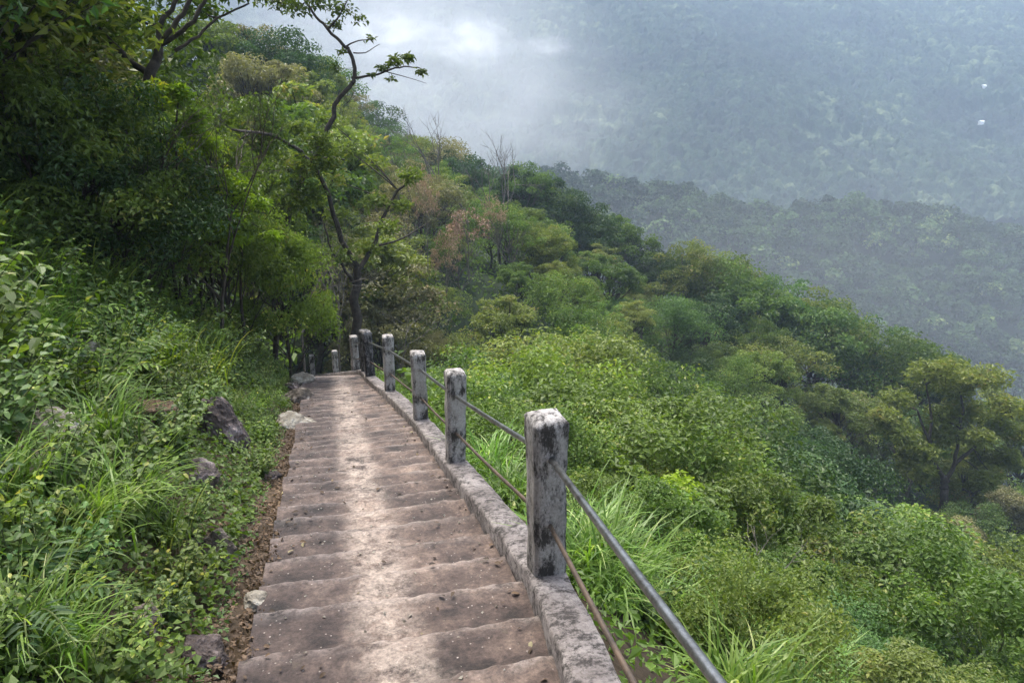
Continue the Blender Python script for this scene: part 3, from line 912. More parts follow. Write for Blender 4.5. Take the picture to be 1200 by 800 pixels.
# ------------------------------------------------------------------ ground cover and litter
def carpet(name, label, cat, pts, size, mat, rng, asp=.6, up=.8, lift=.05, detail=0, layers=1, droop=.25):
    mb = MB()
    for a, b, c in ROCKS: pts = pts[(pts[:, 0] - a) ** 2 + (pts[:, 1] - b) ** 2 > (c * .95) ** 2]
    x, y = pts[:, 0], pts[:, 1]; z = terrain(x, y)
    e = .15
    nx = -(terrain(x + e, y) - z) / e; ny = -(terrain(x, y + e) - z) / e
    N0 = unit(np.stack([nx, ny, np.ones_like(nx)], 1))
    k = len(x)
    lv = rng.random(k) ** 1.5
    P = np.stack([x, y, z], 1) + N0 * (lift * lv)[:, None] * (.4 + 1.2 * vnoise(x * 1.7, y * 1.7, 8))[:, None]
    N = unit(N0 * up + rng.normal(size=(k, 3)) * .45 + np.array([0, 0, .3]))
    add_leaves(mb, P, N, size * rng.uniform(.5, 1.3, k), rng, asp, droop, detail, rnd=np.clip(.45 * vnoise(x * 1.1, y * 1.1, 12) + .6 * rng.random(k), 0, 1))
    return tag(link(name, mb.mesh(name, M[mat])), label, cat, kind='stuff')


rng = np.random.default_rng(17)
# litter strip along the left edge
s = rng.uniform(.8, 13, 11000) ** 1.0; n = left_n(s) - rng.gamma(1.8, .13, 11000); keep = n > left_n(s) - .8
x, y = to_xy(s[keep], n[keep])
carpet('leaf_litter', 'brown dead leaves lying in the gutter along the left edge of the steps', 'leaf litter', np.stack([x, y], 1), .030, 'dead', rng, .6, .7, .05, 1, droop=.5)
# a few leaves blown on the steps
mb = MB(); k = 300
s = rng.uniform(1.2, 12, k); n = np.where(rng.random(k) < .7, np.where(rng.random(k) < .65, -.42 + rng.gamma(1.1, .07, k), rail_n(s) - .13 - rng.gamma(1, .05, k)), rng.uniform(-.4, .85, k)); x, y = to_xy(s, n)
zz = np.array([tread_z(a) for a in s]) + .014
add_leaves(mb, np.stack([x, y, zz], 1), unit(np.array([0, 0, 1.]) + rng.normal(size=(k, 3)) * .25), rng.uniform(.02, .05, k), rng, .6, .3, 1)
tag(link('fallen_leaves', mb.mesh('fallen_leaves', M['dead'])), 'few dry leaves blown onto the treads', 'leaf litter', kind='stuff')

# left bank carpet (n beyond the litter)
k = 75000
s = rng.uniform(.3, 15, k); n = left_n(s) - .22 - rng.random(k) ** 1.2 * 5.0
patch = vnoise(s * 1.3, n * 1.5, 33) + .35 * vnoise(s * 4, n * 4, 34)
keep = patch > .33 - .12 * (n < -2.2); x, y = to_xy(s[keep], n[keep])
carpet('ground_cover', 'low leafy creepers covering the left bank', 'ground cover', np.stack([x, y], 1), .05, 'bright', rng, .75, .9, .16)
k = 30000
s = rng.uniform(.3, 15, k); n = left_n(s) - .16 - rng.random(k) ** 1.5 * 4
x, y = to_xy(s, n)
carpet('ground_cover', 'tiny cool green seedlings between the stones of the left bank', 'ground cover', np.stack([x, y], 1), .030, 'cool', rng, .7, .9, .07)
# right slope carpet
k = 110000
s = rng.uniform(-.5, 30, k); n = rail_n(s) + .14 + rng.random(k) ** 1.3 * 14
x, y = to_xy(s, n)
carpet('ground_cover', 'leafy green tangle covering the slope outside the railing', 'ground cover', np.stack([x, y], 1), .06, 'bright', rng, .55, .7, .22)
k = 70000
x = rng.uniform(-45, 60, k); y = rng.uniform(14, 92, k); kk = np.abs(x / y) < .95; x, y = x[kk], y[kk]; s, n = to_sn(x, y); kk = (n > rail_n(s) + .6) | (n < left_n(s) - .5); x, y = x[kk], y[kk]
carpet('undergrowth', 'tangled undergrowth between the trees of the hillside', 'undergrowth', np.stack([x, y], 1), .34, 'mid', rng, .6, .6, 1.3)


def hut(px, py, label):
    """tiny white building far up the opposite mountainside"""
    t = 450.0
    while t < 1150:
        x, y, z = view_xy(px, py, t)
        if z < tz(x, y) + 14: break
        t += 3
    root = link('white_hut', None); root.location = (x, y, z - 1); root.rotation_euler = (0, 0, .3)
    bm = bmesh.new(); bmesh.ops.create_cube(bm, size=1); bmesh.ops.scale(bm, vec=(3.6, 2.8, 2.6), verts=bm.verts)
    me = bpy.data.meshes.new('wall'); bm.to_mesh(me); bm.free(); me.materials.append(M['white']); link('wall', me, root)
    b = MB(); b.add([(-2.1, -1.7, 1.303), (2.1, -1.7, 1.303), (2.1, 1.7, 1.303), (-2.1, 1.7, 1.303), (-2.1, 0, 2.3), (2.1, 0, 2.3)], quads=[(0, 1, 5, 4), (2, 3, 4, 5), (3, 2, 1, 0)], tris=[(0, 4, 3), (1, 2, 5)])
    link('roof', b.mesh('roof', M['white']), root)
    return tag(root, label, 'hut')


M['white'] = noise_mat('white_wash', [(.3, (.70, .70, .68)), (.7, (.82, .82, .80))], 1, .7, .1)
hut(1153, 101, 'upper of the two tiny white buildings on the far mountainside')
hut(1150, 143, 'lower of the two tiny white buildings on the far mountainside')


# ------------------------------------------------------------------ more tree shapes: near ones with finer leaves
for i in range(4):
    w_, c_ = tree_shape(160 + i, 5.0, 2.0, 60, 230, .125, base=[.12, .2, .08, .3][i], flat=.6, rad=.07, clump=.33, asp=.5, gap=.6)
    reg('near%d' % i, [('trunk', w_, 'bark'), ('crown', c_, None)])


def limb_tree(name, base, limbs, mat, label, leaf, clumps, per=60, rc=.5, seed=1, bark='bark', cat='tree', twig=True):
    """a tree whose limbs are laid out one by one: limbs = list of (points, r0, r1); clumps = list of (limb, t, radius, n) or None for the ends"""
    rng = np.random.default_rng(seed); wood = MB(); crown = MB(); B = np.array(base)
    for pts, r0, r1 in limbs:
        pts = np.array(pts, float) - B
        k = len(pts); tt = np.linspace(0, k - 1, (k - 1) * 4 + 1)
        # Catmull-Rom through the points
        out = []
        for t in tt:
            i = min(int(t), k - 2); f = t - i
            p0, p1, p2, p3 = pts[max(i - 1, 0)], pts[i], pts[i + 1], pts[min(i + 2, k - 1)]
            out.append(.5 * ((2 * p1) + (-p0 + p2) * f + (2 * p0 - 5 * p1 + 4 * p2 - p3) * f * f + (-p0 + 3 * p1 - 3 * p2 + p3) * f ** 3))
        out = np.array(out); out[1:-1] += rng.normal(size=(len(out) - 2, 3)) * r0 * .25
        add_tube(wood, out, np.linspace(r0, r1, len(out)), 7)
    for c, r, k in clumps:
        c = np.array(c) - B
        # twigs reaching into the clump from the nearest wood
        W = np.concatenate(wood.v[:len(limbs)]); q = W[np.argmin(np.linalg.norm(W - c, axis=1))]
        add_tube(wood, bez(q, (q + c) / 2 + rng.normal(size=3) * r * .15, c, 5), np.linspace(r * .045, r * .02, 5), 5)
        for _ in range(4):
            e = c + unit(rng.normal(size=3)) * r * .85
            add_tube(wood, bez(c, (c + e) / 2 + rng.normal(size=3) * r * .12, e, 4), np.linspace(r * .02, r * .006, 4), 4)
        dd = unit(rng.normal(size=(k, 3))); P = c + dd * np.array([r, r, r * .6]) * rng.random((k, 1)) ** .5
        N = unit(np.array([0, 0, .8]) + rng.normal(size=(k, 3)) * .5)
        add_leaves(crown, P, N, leaf * rng.uniform(.6, 1.3, k), rng, .5, .3, rnd=np.clip(rng.random() * .4 + rng.random(k) * .6, 0, 1))
    root = link(name, None); root.location = base
    link('trunk', wood.mesh('trunk', M[bark], True), root)
    if clumps: link('crown', crown.mesh('crown', M[mat]), root)
    return tag(root, label, cat)


def vp(px, py, t): return view_xy(px, py, t)


def foot(px, t):
    x, y, _ = view_xy(px, 380, t); return (x, y, tz(x, y) - .2)


# the slender dark tree with the long arching limb beyond the end of the steps
b = foot(416, 21)
cl = []
for (px, py, r, k, dt) in [(352, 150, .75, 260, 1), (300, 158, .6, 200, .5), (270, 175, .7, 220, 1), (330, 185, .6, 160, -1), (405, 175, .7, 220, .5), (372, 235, .5, 120, -.6), (395, 250, .6, 200, 1), (440, 235, .55, 180, .5), (480, 205, .6, 220, 0),
                           (455, 265, .5, 160, -1), (430, 290, .55, 200, .3), (400, 300, .6, 160, -.8), (470, 240, .5, 150, 1), (385, 140, .7, 200, 1.5), (440, 190, .6, 170, 1.5), (360, 300, .6, 200, .5), (390, 210, .6, 160, 1.2)]:
    cl.append((vp(px, py, (21 if px > 360 else 13.5 + (px - 270) * .08) + dt * .6), r * (.8 if px > 360 else .55), k))
limb_tree('tree', b, [([b, vp(417, 372, 21), vp(418, 335, 21), vp(421, 312, 21)], .16, .12),
                      ([vp(421, 315, 21), vp(402, 282, 20.6), vp(388, 240, 20), vp(374, 205, 19), vp(352, 176, 17.5), vp(318, 158, 15.5), vp(272, 152, 13)], .09, .022),
                      ([vp(366, 192, 18.5), vp(384, 184, 18.8), vp(405, 188, 19)], .045, .02),
                      ([vp(421, 315, 21), vp(436, 290, 21.2), vp(448, 258, 21.4), vp(462, 230, 21.5), vp(482, 208, 21.5)], .08, .03),
                      ([vp(418, 336, 21), vp(402, 312, 20.6), vp(388, 292, 20.2), vp(380, 262, 20)], .055, .02),
                      ([vp(436, 290, 21.2), vp(470, 280, 22), vp(500, 262, 22.5)], .045, .015)],
          'olive', 'slender dark tree with a long limb arching left beyond the steps', .16, cl, seed=5)

# the tree whose bent top hangs against the mist
b = foot(316, 15)
cl = [(vp(px, py, 15 + dt), r, k) for (px, py, r, k, dt) in [(350, 8, .38, 160, 0), (375, 0, .38, 170, .3), (400, 10, .32, 110, 0), (330, 2, .35, 160, .5), (420, 22, .20, 50, 0), (392, 28, .22, 60, .2), (405, -25, .5, 200, .4), (360, -30, .6, 260, .3), (310, -5, .4, 160, .2),
                                                         (462, 72, .19, 110, 0), (478, 68, .15, 80, .1), (448, 80, .12, 50, 0), (494, 84, .13, 50, 0), (436, 88, .08, 20, 0), (458, 92, .08, 24, .1), (400, 62, .10, 26, 0), (432, 45, .12, 26, 0), (395, 80, .12, 30, 0), (372, 165, .42, 330, -.5), (352, 195, .5, 420, -.5), (385, 190, .4, 300, -.4), (335, 235, .5, 420, -.5), (362, 225, .4, 300, -.4), (325, 275, .5, 380, -.5)]]
limb_tree('tree', b, [([b, vp(335, 260, 15), vp(370, 185, 15), vp(388, 142, 15), vp(396, 118, 15), vp(412, 98, 15)], .065, .045),
                      ([vp(412, 98, 15), vp(416, 84, 15), vp(410, 62, 15), vp(402, 52, 15), vp(384, 34, 15), vp(366, 14, 15), vp(352, -8, 15)], .05, .022),
                      ([vp(413, 92, 15), vp(432, 89, 15), vp(452, 84, 15), vp(474, 78, 15), vp(492, 80, 15)], .03, .010),
                      ([vp(405, 55, 15), vp(420, 48, 15), vp(440, 46, 15)], .02, .006),
                      ([vp(414, 62, 15), vp(428, 62, 15), vp(445, 52, 15)], .016, .005),
                      ([vp(452, 84, 15), vp(474, 90, 15), vp(500, 98, 15)], .012, .004),
                      ([vp(384, 34, 15), vp(398, 18, 15), vp(412, -10, 15)], .025, .010)],
          'mid', 'gnarled tree with a bent top and leafy twig hanging out against the white mist', .11, cl, seed=8)

# dark forked limbs in the top left corner
b = foot(120, 9.5)
cl = [(vp(px, py, 9.5 + dt), r, k) for (px, py, r, k, dt) in [(150, 15, .5, 380, 0), (190, -20, .5, 380, .3), (240, 10, .35, 200, .4), (120, 40, .5, 360, .3), (215, 40, .3, 130, .6), (90, 0, .6, 460, 0), (280, -12, .3, 170, .2), (260, -30, .5, 300, 0)]]
limb_tree('tree', b, [([b, vp(150, 160, 9.5), vp(178, 90, 9.5), vp(186, 55, 9.5)], .10, .06),
                      ([vp(186, 58, 9.5), vp(188, 30, 9.5), vp(205, 5, 9.5), vp(212, -20, 9.5)], .04, .025),
                      ([vp(186, 55, 9.5), vp(202, 32, 9.4), vp(218, 10, 9.4), vp(228, -15, 9.4)], .04, .025),
                      ([vp(190, 52, 9.5), vp(220, 30, 9.3), vp(240, 4, 9.3), vp(250, -16, 9.3)], .035, .02),
                      ([vp(205, 60, 9.5), vp(232, 42, 9.6), vp(255, 22, 9.7), vp(292, 4, 9.8)], .025, .012),
                      ([vp(178, 90, 9.5), vp(140, 60, 9.6), vp(110, 20, 9.7), vp(95, -20, 9.7)], .05, .02)],
          'mid', 'tree with several dark limbs fanning upward from one fork above the left bank', .10, cl, seed=9)

# the spreading tree on the lower right with its trunk showing
T = 50
x, y, z = vp(1106, 588, T); b = (x, y, min(z, tz(x, y) + 2.0) - 2.5)
for k_, px_ in enumerate((1070, 1100, 1130, 1150)):
    x_, y_, z_ = vp(px_, 612, 44 + k_ % 2); put('bush', 'bush%d' % k_, ['olive', 'mid', 'dry', 'cool'][k_], x_, y_, z_ - 2.4, 1.5, ['olive', 'mid green', 'dry brownish', 'cool green'][k_] + ' bush at the foot of the lone spreading tree', 'bush')
rng = np.random.default_rng(3); cl = []
for (px, py, r) in [(1060, 470, 1.9), (1085, 440, 1.9), (1120, 428, 2.0), (1155, 440, 1.9), (1180, 470, 1.8), (1192, 505, 1.6), (1165, 500, 1.8), (1130, 480, 2.1), (1095, 490, 1.9), (1055, 505, 1.5), (1075, 525, 1.4), (1150, 540, 1.4), (1120, 455, 1.9), (1045, 485, 1.3), (1185, 535, 1.2), (1060, 540, 1.3), (1160, 560, 1.2), (1080, 555, 1.0), (1140, 515, 1.5), (1098, 515, 1.4)]:
    for _ in range(2):
        cl.append((np.array(vp(px + rng.uniform(-9, 9), py + rng.uniform(-8, 8), T + rng.uniform(-3.5, 3.5))), r * rng.uniform(.6, .85), 480))
limb_tree('tree', b, [([b, vp(1106, 588, T), vp(1107, 570, T), vp(1106, 558, T)], .30, .24),
                      ([vp(1106, 560, T), vp(1094, 540, T), vp(1088, 515, T), vp(1075, 480, T)], .17, .07),
                      ([vp(1108, 562, T), vp(1118, 545, T), vp(1122, 520, T), vp(1128, 480, T), vp(1125, 445, T)], .17, .06),
                      ([vp(1118, 545, T), vp(1140, 525, T), vp(1165, 500, T), vp(1180, 480, T)], .14, .06),
                      ([vp(1090, 530, T), vp(1070, 520, T), vp(1052, 500, T)], .12, .05),
                      ([vp(1088, 515, T), vp(1092, 490, T), vp(1085, 450, T)], .12, .05)],
          'olive', 'large spreading tree with a dark forked trunk alone low on the right slope', .33, cl, seed=21)

# leafless trees against the mist
for (px, yt, t, seed, lab) in [(552, 122, 52, 3, 'leafless grey tree whose twigs stand out against the mist on the ridge'), (590, 150, 56, 6, 'smaller leafless tree just downhill of the bigger bare one on the ridge'), (447, 140, 46, 8, 'pale bare tree among brown thin scrub high on the left of the ridge'), (512, 150, 54, 12, 'thin bare tree uphill of the tallest leafless one on the ridge')]:
    x, y, zt = vp(px, yt, t); g = tz(x, y); h = max(zt - g, 5)
    w_, tips = bare_shape(seed, h, .42, 5, h * .012)
    zmax = max(float(v[:, 2].max()) for v in w_.v)
    root = link('bare_tree', None); root.location = (x, y, g); root.scale = (h / zmax,) * 3
    link('trunk', w_.mesh('trunk', M['bark_pale']), root)
    tag(root, lab, 'tree')

# trees with rusty orange leaves
for (px, yt, t, key, lab, wd, hm) in [(497, 192, 29, 'sparse0', 'orange leaved tree top beside the slender dark tree', .35, 4.2), (548, 240, 34, 'sparse1', 'widest rusty orange tree in the middle of the slope', .85, 3.4), (583, 228, 36, 'sparse2', 'small orange brown tree on the uphill edge of the rusty patch', .6, 3.2), (522, 268, 32, 'sparse0', 'salmon coloured thin tree at the lower end of the rusty patch', .5, 3.6)]:
    x, y, zt = vp(px, yt, t); h = hm
    put('tree', key, 'orange', x, y, zt - h, h / 5, lab, 'tree', sxy=wd)

OCC = []          # spots taken: x, y, radius


def free(x, y, r):
    for a, b_, c in OCC:
        if (a - x) ** 2 + (b_ - y) ** 2 < (c + r) ** 2: return False
    return True


def proj(x, y, z):
    c, s_ = math.cos(TH), math.sin(TH); dz = z - CAMZ
    dep = y * c - dz * s_
    if dep < .1: return None
    return 600 + FOC * x / dep, 400 - FOC * (y * s_ + dz * c) / dep, dep


def wpick(r, opts):
    tot = sum(w for _, w in opts); v = r.random() * tot
    for o, w_ in opts:
        v -= w_
        if v <= 0: return o
    return opts[-1][0]


MATNAME = dict(bright='fresh green', lime='yellow green', mid='mid green', cool='cool green', deep='very dark green', olive='olive green', dry='thin grey brown', orange='orange', grass='pale green')
R2 = random.Random(5)

# --- trees along the skyline of the slope: column, top, distance
sky_line = [(262, 12, 58), (285, 22, 60), (305, 28, 62), (325, 34, 58), (345, 50, 62), (362, 62, 66), (378, 78, 70), (240, 0, 56), (300, 45, 48), (350, 78, 50), (392, 96, 80), (412, 108, 84), (432, 112, 86), (452, 132, 84), (470, 150, 86), (488, 158, 83), (505, 168, 85), (522, 160, 86), (540, 172, 84), (558, 190, 82), (575, 198, 84), (596, 192, 80), (612, 186, 78), (628, 192, 80), (645, 214, 80), (662, 222, 78), (680, 232, 80), (700, 240, 78), (716, 250, 78), (735, 262, 76), (755, 276, 76),
            (775, 285, 74), (796, 280, 72), (816, 278, 76), (836, 282, 72), (852, 300, 72), (870, 312, 72), (892, 318, 70), (915, 325, 70), (935, 332, 68), (958, 340, 70), (980, 352, 68), (1002, 365, 70), (1030, 380, 68), (1058, 392, 70), (1085, 405, 72), (1180, 455, 72), (1210, 470, 72)]
for i, (px, yt, t) in enumerate(sky_line):
    x, y, zt = vp(px, yt, t)
    if px < 560: m = R2.choice(['dry', 'cool', 'deep', 'olive'])
    elif px < 780: m = R2.choice(['cool', 'deep', 'mid', 'deep'])
    else: m = R2.choice(['cool', 'mid', 'olive', 'mid'])
    key = 'tree%d' % R2.randrange(7) if R2.random() < .8 else 'airy%d' % R2.randrange(4)
    tree_to(px, yt, t, key, m, MATNAME[m] + ' tree standing on the misty skyline of the slope', 'trees on the skyline of the slope', wid=.95, hmin=5, hmax=15)
    OCC.append((x, y, 1.6))

# --- the wooded slope
n = 0; tries = 0
while n < 275 and tries < 15000:
    tries += 1
    t = 24 + 66 * R2.random() ** .8; px = R2.uniform(300, 1320)
    x, y, _ = view_xy(px, 400, t)
    if y > 84 - .2 * (x + 17): continue
    s, nn = to_sn(x, y)
    if left_n(s) - 1.2 < nn < rail_n(s) + 1.2 and s < 36: continue
    if 250 < px < 530 and t < 30: continue
    r = 1.05 + .009 * t
    if x > 22 and y < 47 and abs(px - 1106) < 110: r = 9 if t < 50 else r
    if not free(x, y, r): continue
    z = tz(x, y); h = R2.choice([3.2, 4.2, 5.2, 6.4, 7.6]) * R2.uniform(.85, 1.12)
    q = proj(x, y, z + h)
    if q is None: continue
    qx, qy, dep = q
    if abs(qx - 1106) < 95 and t < 50:
        h = 3.2; q = proj(x, y, z + h); qx, qy, dep = q
        if qy < 575: continue
    if 480 < qx < 640 and t < 37: h = min(h, 3.4)
    if qx < 560: m = wpick(R2, [('olive', 4), ('dry', 3), ('mid', 2), ('bright', 1)])
    elif qx < 720: m = wpick(R2, [('olive', 4), ('bright', 1.5), ('mid', 3)])
    elif qx < 960: m = wpick(R2, [('mid', 4), ('deep', 1.5), ('olive', 2), ('cool', 3), ('bright', 1.2)])
    else: m = wpick(R2, [('olive', 3), ('mid', 3), ('cool', 3), ('dry', 1), ('deep', 1)])
    if qx < 430 and qy > 240: m = wpick(R2, [('mid', 2), ('cool', 2), ('deep', 2)])
    key = 'airy%d' % R2.randrange(4) if R2.random() < (.45 if qx < 560 or qx > 960 else .15) else 'tree%d' % R2.randrange(7)
    band = 'uphill of the rusty orange trees' if qx < 540 else 'on the middle of the slope' if qx < 800 else 'on the lower slope toward the valley'
    put('tree', key, m, x, y, z - .1, h / 8, '%s tree %s' % (MATNAME[m], band), 'tree', 'trees on the wooded slope', sxy=R2.uniform(.8, 1.25))
    OCC.append((x, y, r)); n += 1
NT = n

# --- bushes outside the railing
n = 0; tries = 0; OCC2 = []
hero = [  # px, distance, sideways kind, colour, height, label
    (735, 9.5, 'broad0', 'lime', 1.6, 'yellow green broad leaved sapling standing out behind the nearest post'),
    (765, 8.6, 'broad1', 'bright', 1.2, 'fresh green bush with big leaves right of the nearest post'),
    (800, 12, 'bush0', 'mid', 2.6, 'tall rounded dark bush behind the yellow green sapling'),
    (560, 23, 'bush1', 'bright', 3.4, 'bright rounded bush just beyond the row of posts'),
    (860, 8.0, 'broad2', 'lime', 1.0, 'low bush with large pale leaves below the upper pipe'),
    (1165, 9.5, 'fine1', 'deep', 1.6, 'dark green bush in the lower right corner'),
    (1035, 17, 'bush5', 'dry', 2.2, 'brownish dry bush in the middle of the right scrub'),
    (1075, 19, 'bush2', 'dry', 2.3, 'greyish dry bush to the right of the brownish one in the scrub'),
    (930, 27, 'bush1', 'dry', 3.0, 'pinkish brown dry bush on the upper edge of the right scrub'),
    (1060, 15, 'bush4', 'deep', 2.0, 'dark bush with holes in its foliage on the right scrub'),
]
for px, t, key, m, h, lab in hero:
    x, y, _ = view_xy(px, 500, t)
    put('bush', key, m, x, y, tz(x, y) - .05, h / 2, lab, 'bush', sxy=1.1); OCC2.append((x, y, .5))
while n < 235 and tries < 20000:
    tries += 1
    t = 4.2 + 26 * R2.random() ** 1.1; px = R2.uniform(470, 1330)
    x, y, _ = view_xy(px, 560, t); s, nn = to_sn(x, y)
    if nn < rail_n(s) + .75 + .02 * t: continue
    r = .40 + .034 * t
    if any((a - x) ** 2 + (b_ - y) ** 2 < (c + r) ** 2 for a, b_, c in OCC2): continue
    e = nn - rail_n(s)
    h = min(R2.choice([.55, .8, 1.0, 1.3, 1.6]) * R2.uniform(.85, 1.15) * (.95 + .07 * t), .5 + .7 * e)
    if t < 8: h = min(h, 1.15)
    q = proj(x, y, tz(x, y) + h)
    if q is None: continue
    qx, qy, dep = q
    if t < 12: m = wpick(R2, [('bright', 6), ('cool', 1.5), ('lime', 1.2), ('mid', 3), ('olive', 1)])
    elif qx > 850: m = wpick(R2, [('bright', 3), ('olive', 4), ('mid', 3), ('cool', 2), ('dry', .8), ('deep', 1.5)])
    else: m = wpick(R2, [('bright', 5), ('mid', 3), ('olive', 1.5), ('lime', .4), ('cool', 2)])
    key = 'broad%d' % R2.randrange(3) if R2.random() < .10 and 7 < t < 16 else 'bush%d' % R2.randrange(6)
    hs_ = 2.0
    if t < 13 and key[:2] == 'bu': key = 'fine%d' % R2.randrange(4); hs_ = 1.6
    where = 'close outside the railing' if t < 9 else 'in the scrub below the railing' if qx > 800 else 'in the scrub beyond the row of posts'
    put('bush', key, m, x, y, tz(x, y) - .08, h / hs_, '%s bush %s' % (MATNAME[m], where), 'bush', 'bushes on the slope outside the railing', sxy=R2.uniform(.9, 1.4))
    OCC2.append((x, y, r)); n += 1
NB = n

# dead twiggy stems poking out of the scrub
for i in range(26):
    t = R2.uniform(6, 26); px = R2.uniform(640, 1250); x, y, _ = view_xy(px, 560, t); s, nn = to_sn(x, y)
    if nn < rail_n(s) + 1.5: continue
    if i < 5:
        w_, tips = bare_shape(400 + i, 2.0, .5, 4, .016); reg('twig%d' % i, [(None, w_, None)])
    put('twiggy_shrub', 'twig%d' % (i % 5) if 'twig%d' % (i % 5) in SHAPES else 'twig0', 'bark_pale', x, y, tz(x, y), R2.uniform(.8, 1.2) * (1 + .03 * t), 'bare grey twiggy shrub sticking out of the green scrub outside the railing', 'shrub', 'bare twiggy shrubs in the scrub')

# grass and weeds outside the railing
for i in range(95):
    for _ in range(50):
        if i < 60:
            px = R2.uniform(670, 800); t = R2.uniform(4.0, 7.5)
        else:
            px = R2.uniform(560, 1150); t = R2.uniform(3.0, 10)
        x, y, _ = view_xy(px, 600, t); s, nn = to_sn(x, y)
        if rail_n(s) + .35 < nn: break
    else: continue
    k = R2.choice([0, 0, 3, 1])
    put('grass_tuft', 'grass%d' % k, 'grass', x, y, tz(x, y) - .03, R2.uniform(.45, .85), 'pale arching grass tuft outside the railing near the closest post', 'grass tuft', 'grass tufts outside the railing')
for i in range(8):
    x, y, _ = view_xy(880 + i * 14, 700, 5.2 + .15 * i)
    put('grass_tuft', 'grass0', 'grass', x, y, tz(x, y) + .1, 1.0, 'tall pale grass at the bottom edge right of the pipe', 'grass tuft', 'tall grass at the bottom edge')
for i in range(60):
    t = R2.uniform(4.2, 10); px = R2.uniform(620, 1250); x, y, _ = view_xy(px, 620, t); s, nn = to_sn(x, y)
    if nn < rail_n(s) + .35: continue
    k = R2.choice(['weed0', 'weed1', 'weed2', 'frond2', 'weed4']); m = R2.choice(['bright', 'bright', 'cool', 'lime'])
    put('weed', k, m, x, y, tz(x, y), R2.uniform(.7, 1.1), '%s leafy weed outside the railing' % MATNAME[m], 'weed', 'weeds outside the railing')

for (px, py, t, r_, lab) in [(205, 150, 9.4, .35, 'uppermost yellow green leafy sprig hanging in the dark thicket'), (245, 200, 10, .38, 'yellow green leafy sprig left of the bright rounded tree'), (235, 245, 10.2, .33, 'lowest yellow green sprig in the dark thicket'), (285, 255, 11, .3, 'small yellow green sprig under the bright rounded tree'), (185, 120, 9.2, .3, 'small yellow green sprig just below the fan of dark limbs')]:
    x, y, z = vp(px, py, t); b = (x - .5, y + .8, tz(x - .5, y + .8) - .1)
    rng = np.random.default_rng(int(px)); cl = [(np.array((x, y, z)) + rng.normal(size=3) * r_ * .55, r_ * .55, 150) for _ in range(6)]
    limb_tree('sapling', b, [([b, (x - .45, y + .7, (z + b[2]) / 2), (x, y, z)], .035, .012)], 'lime', lab, .09, cl, seed=int(py), cat='sapling')
for (px, t, hh, sd, lab) in [(60, 8.8, 3.6, 31, 'leafless brown twigs at the left edge of the thicket'), (130, 9.2, 3.8, 33, 'tangle of bare brown twigs in the middle of the thicket'), (165, 9.8, 4.6, 35, 'bare branching twigs under the fan of dark limbs'), (250, 10.5, 4.6, 37, 'leafless twiggy tree beside the yellow green sprigs'), (345, 19, 5.5, 39, 'bare grey twiggy tree left of the slender dark tree'), (455, 24, 5.0, 41, 'bare grey twiggy tree right of the slender dark tree'), (390, 25, 6.5, 43, 'thin leafless tree behind the slender dark tree'), (525, 30, 5.5, 45, 'leafless forked tree below the rusty orange trees')]:
    x, y, _ = vp(px, 300, t); w_, tips = bare_shape(sd, hh, .38, 5, hh * .008)
    root = link('bare_tree', None); root.location = (x, y, tz(x, y) - .1)
    link('trunk', w_.mesh('trunk', M['bark_mid'] if px < 300 else M['bark_pale']), root)
    tag(root, lab, 'tree')

# --- the left bank: weeds, grass, shrubs, trees
hero = [  # px, py, key, mat, scale, label
    (150, 610, 'grass0', 'grass', .62, 'long arching grass tuft in the middle of the near bank'),
    (100, 640, 'grass0', 'grass', .60, 'arching grass tuft left of the longest one on the near bank'),
    (60, 690, 'grass0', 'bright', .5, 'fresh arching grass by the left edge low on the bank'),
    (30, 760, 'grass0', 'grass', .50, 'nearest grass tuft in the lower left corner'),
    (190, 640, 'grass1', 'bright', .55, 'fine bright grass right of the longest arching tuft'),
    (215, 690, 'weed0', 'bright', .7, 'bright herb with narrow leaves above the dark stone'),
    (190, 720, 'weed2', 'bright', .7, 'low bright herb near the bottom of the litter strip'),
    (110, 700, 'weed3', 'cool', .6, 'herb with round cool green leaves among the near grass'),
    (140, 770, 'weed0', 'bright', .6, 'herb at the bottom edge left of the dark stone'),
    (205, 440, 'grass3', 'lime', 1.35, 'brightest yellow green grass above the tan rock'),
    (165, 430, 'grass3', 'lime', 1.2, 'yellow green grass left of the brightest tuft'),
    (235, 455, 'grass1', 'lime', 1.1, 'yellow green grass right above the dark boulder'),
    (20, 400, 'grass0', 'grass', .85, 'pale drooping grass at the left edge on top of the bank'),
    (60, 370, 'grass0', 'grass', .8, 'pale arching grass crowning the left part of the bank'),
    (10, 350, 'grass0', 'grass', .9, 'tall pale grass at the very left above the bank'),
    (145, 300, 'grass2', 'grass', .9, 'lone pale grass spray standing before the dark shrubs'),
    (205, 545, 'weed3', 'cool', .75, 'cool green rosette left of the dark boulder'),
    (190, 520, 'weed1', 'cool', .6, 'blue green herb between the tan rock and the boulder'),
    (300, 560, 'weed2', 'bright', .9, 'low bright herb right of the dark boulder'),
    (310, 520, 'weed0', 'bright', .7, 'small bright herb behind the dark boulder'),
]
for px, py, key, m, scl, lab in hero:
    t = ground_t(px, py); x, y, z = view_xy(px, py, t)
    nm = 'grass_tuft' if key.startswith('grass') else 'weed'
    put(nm, key, m, x, y, z - .02, scl, lab, 'grass tuft' if nm == 'grass_tuft' else 'weed')
n = 0
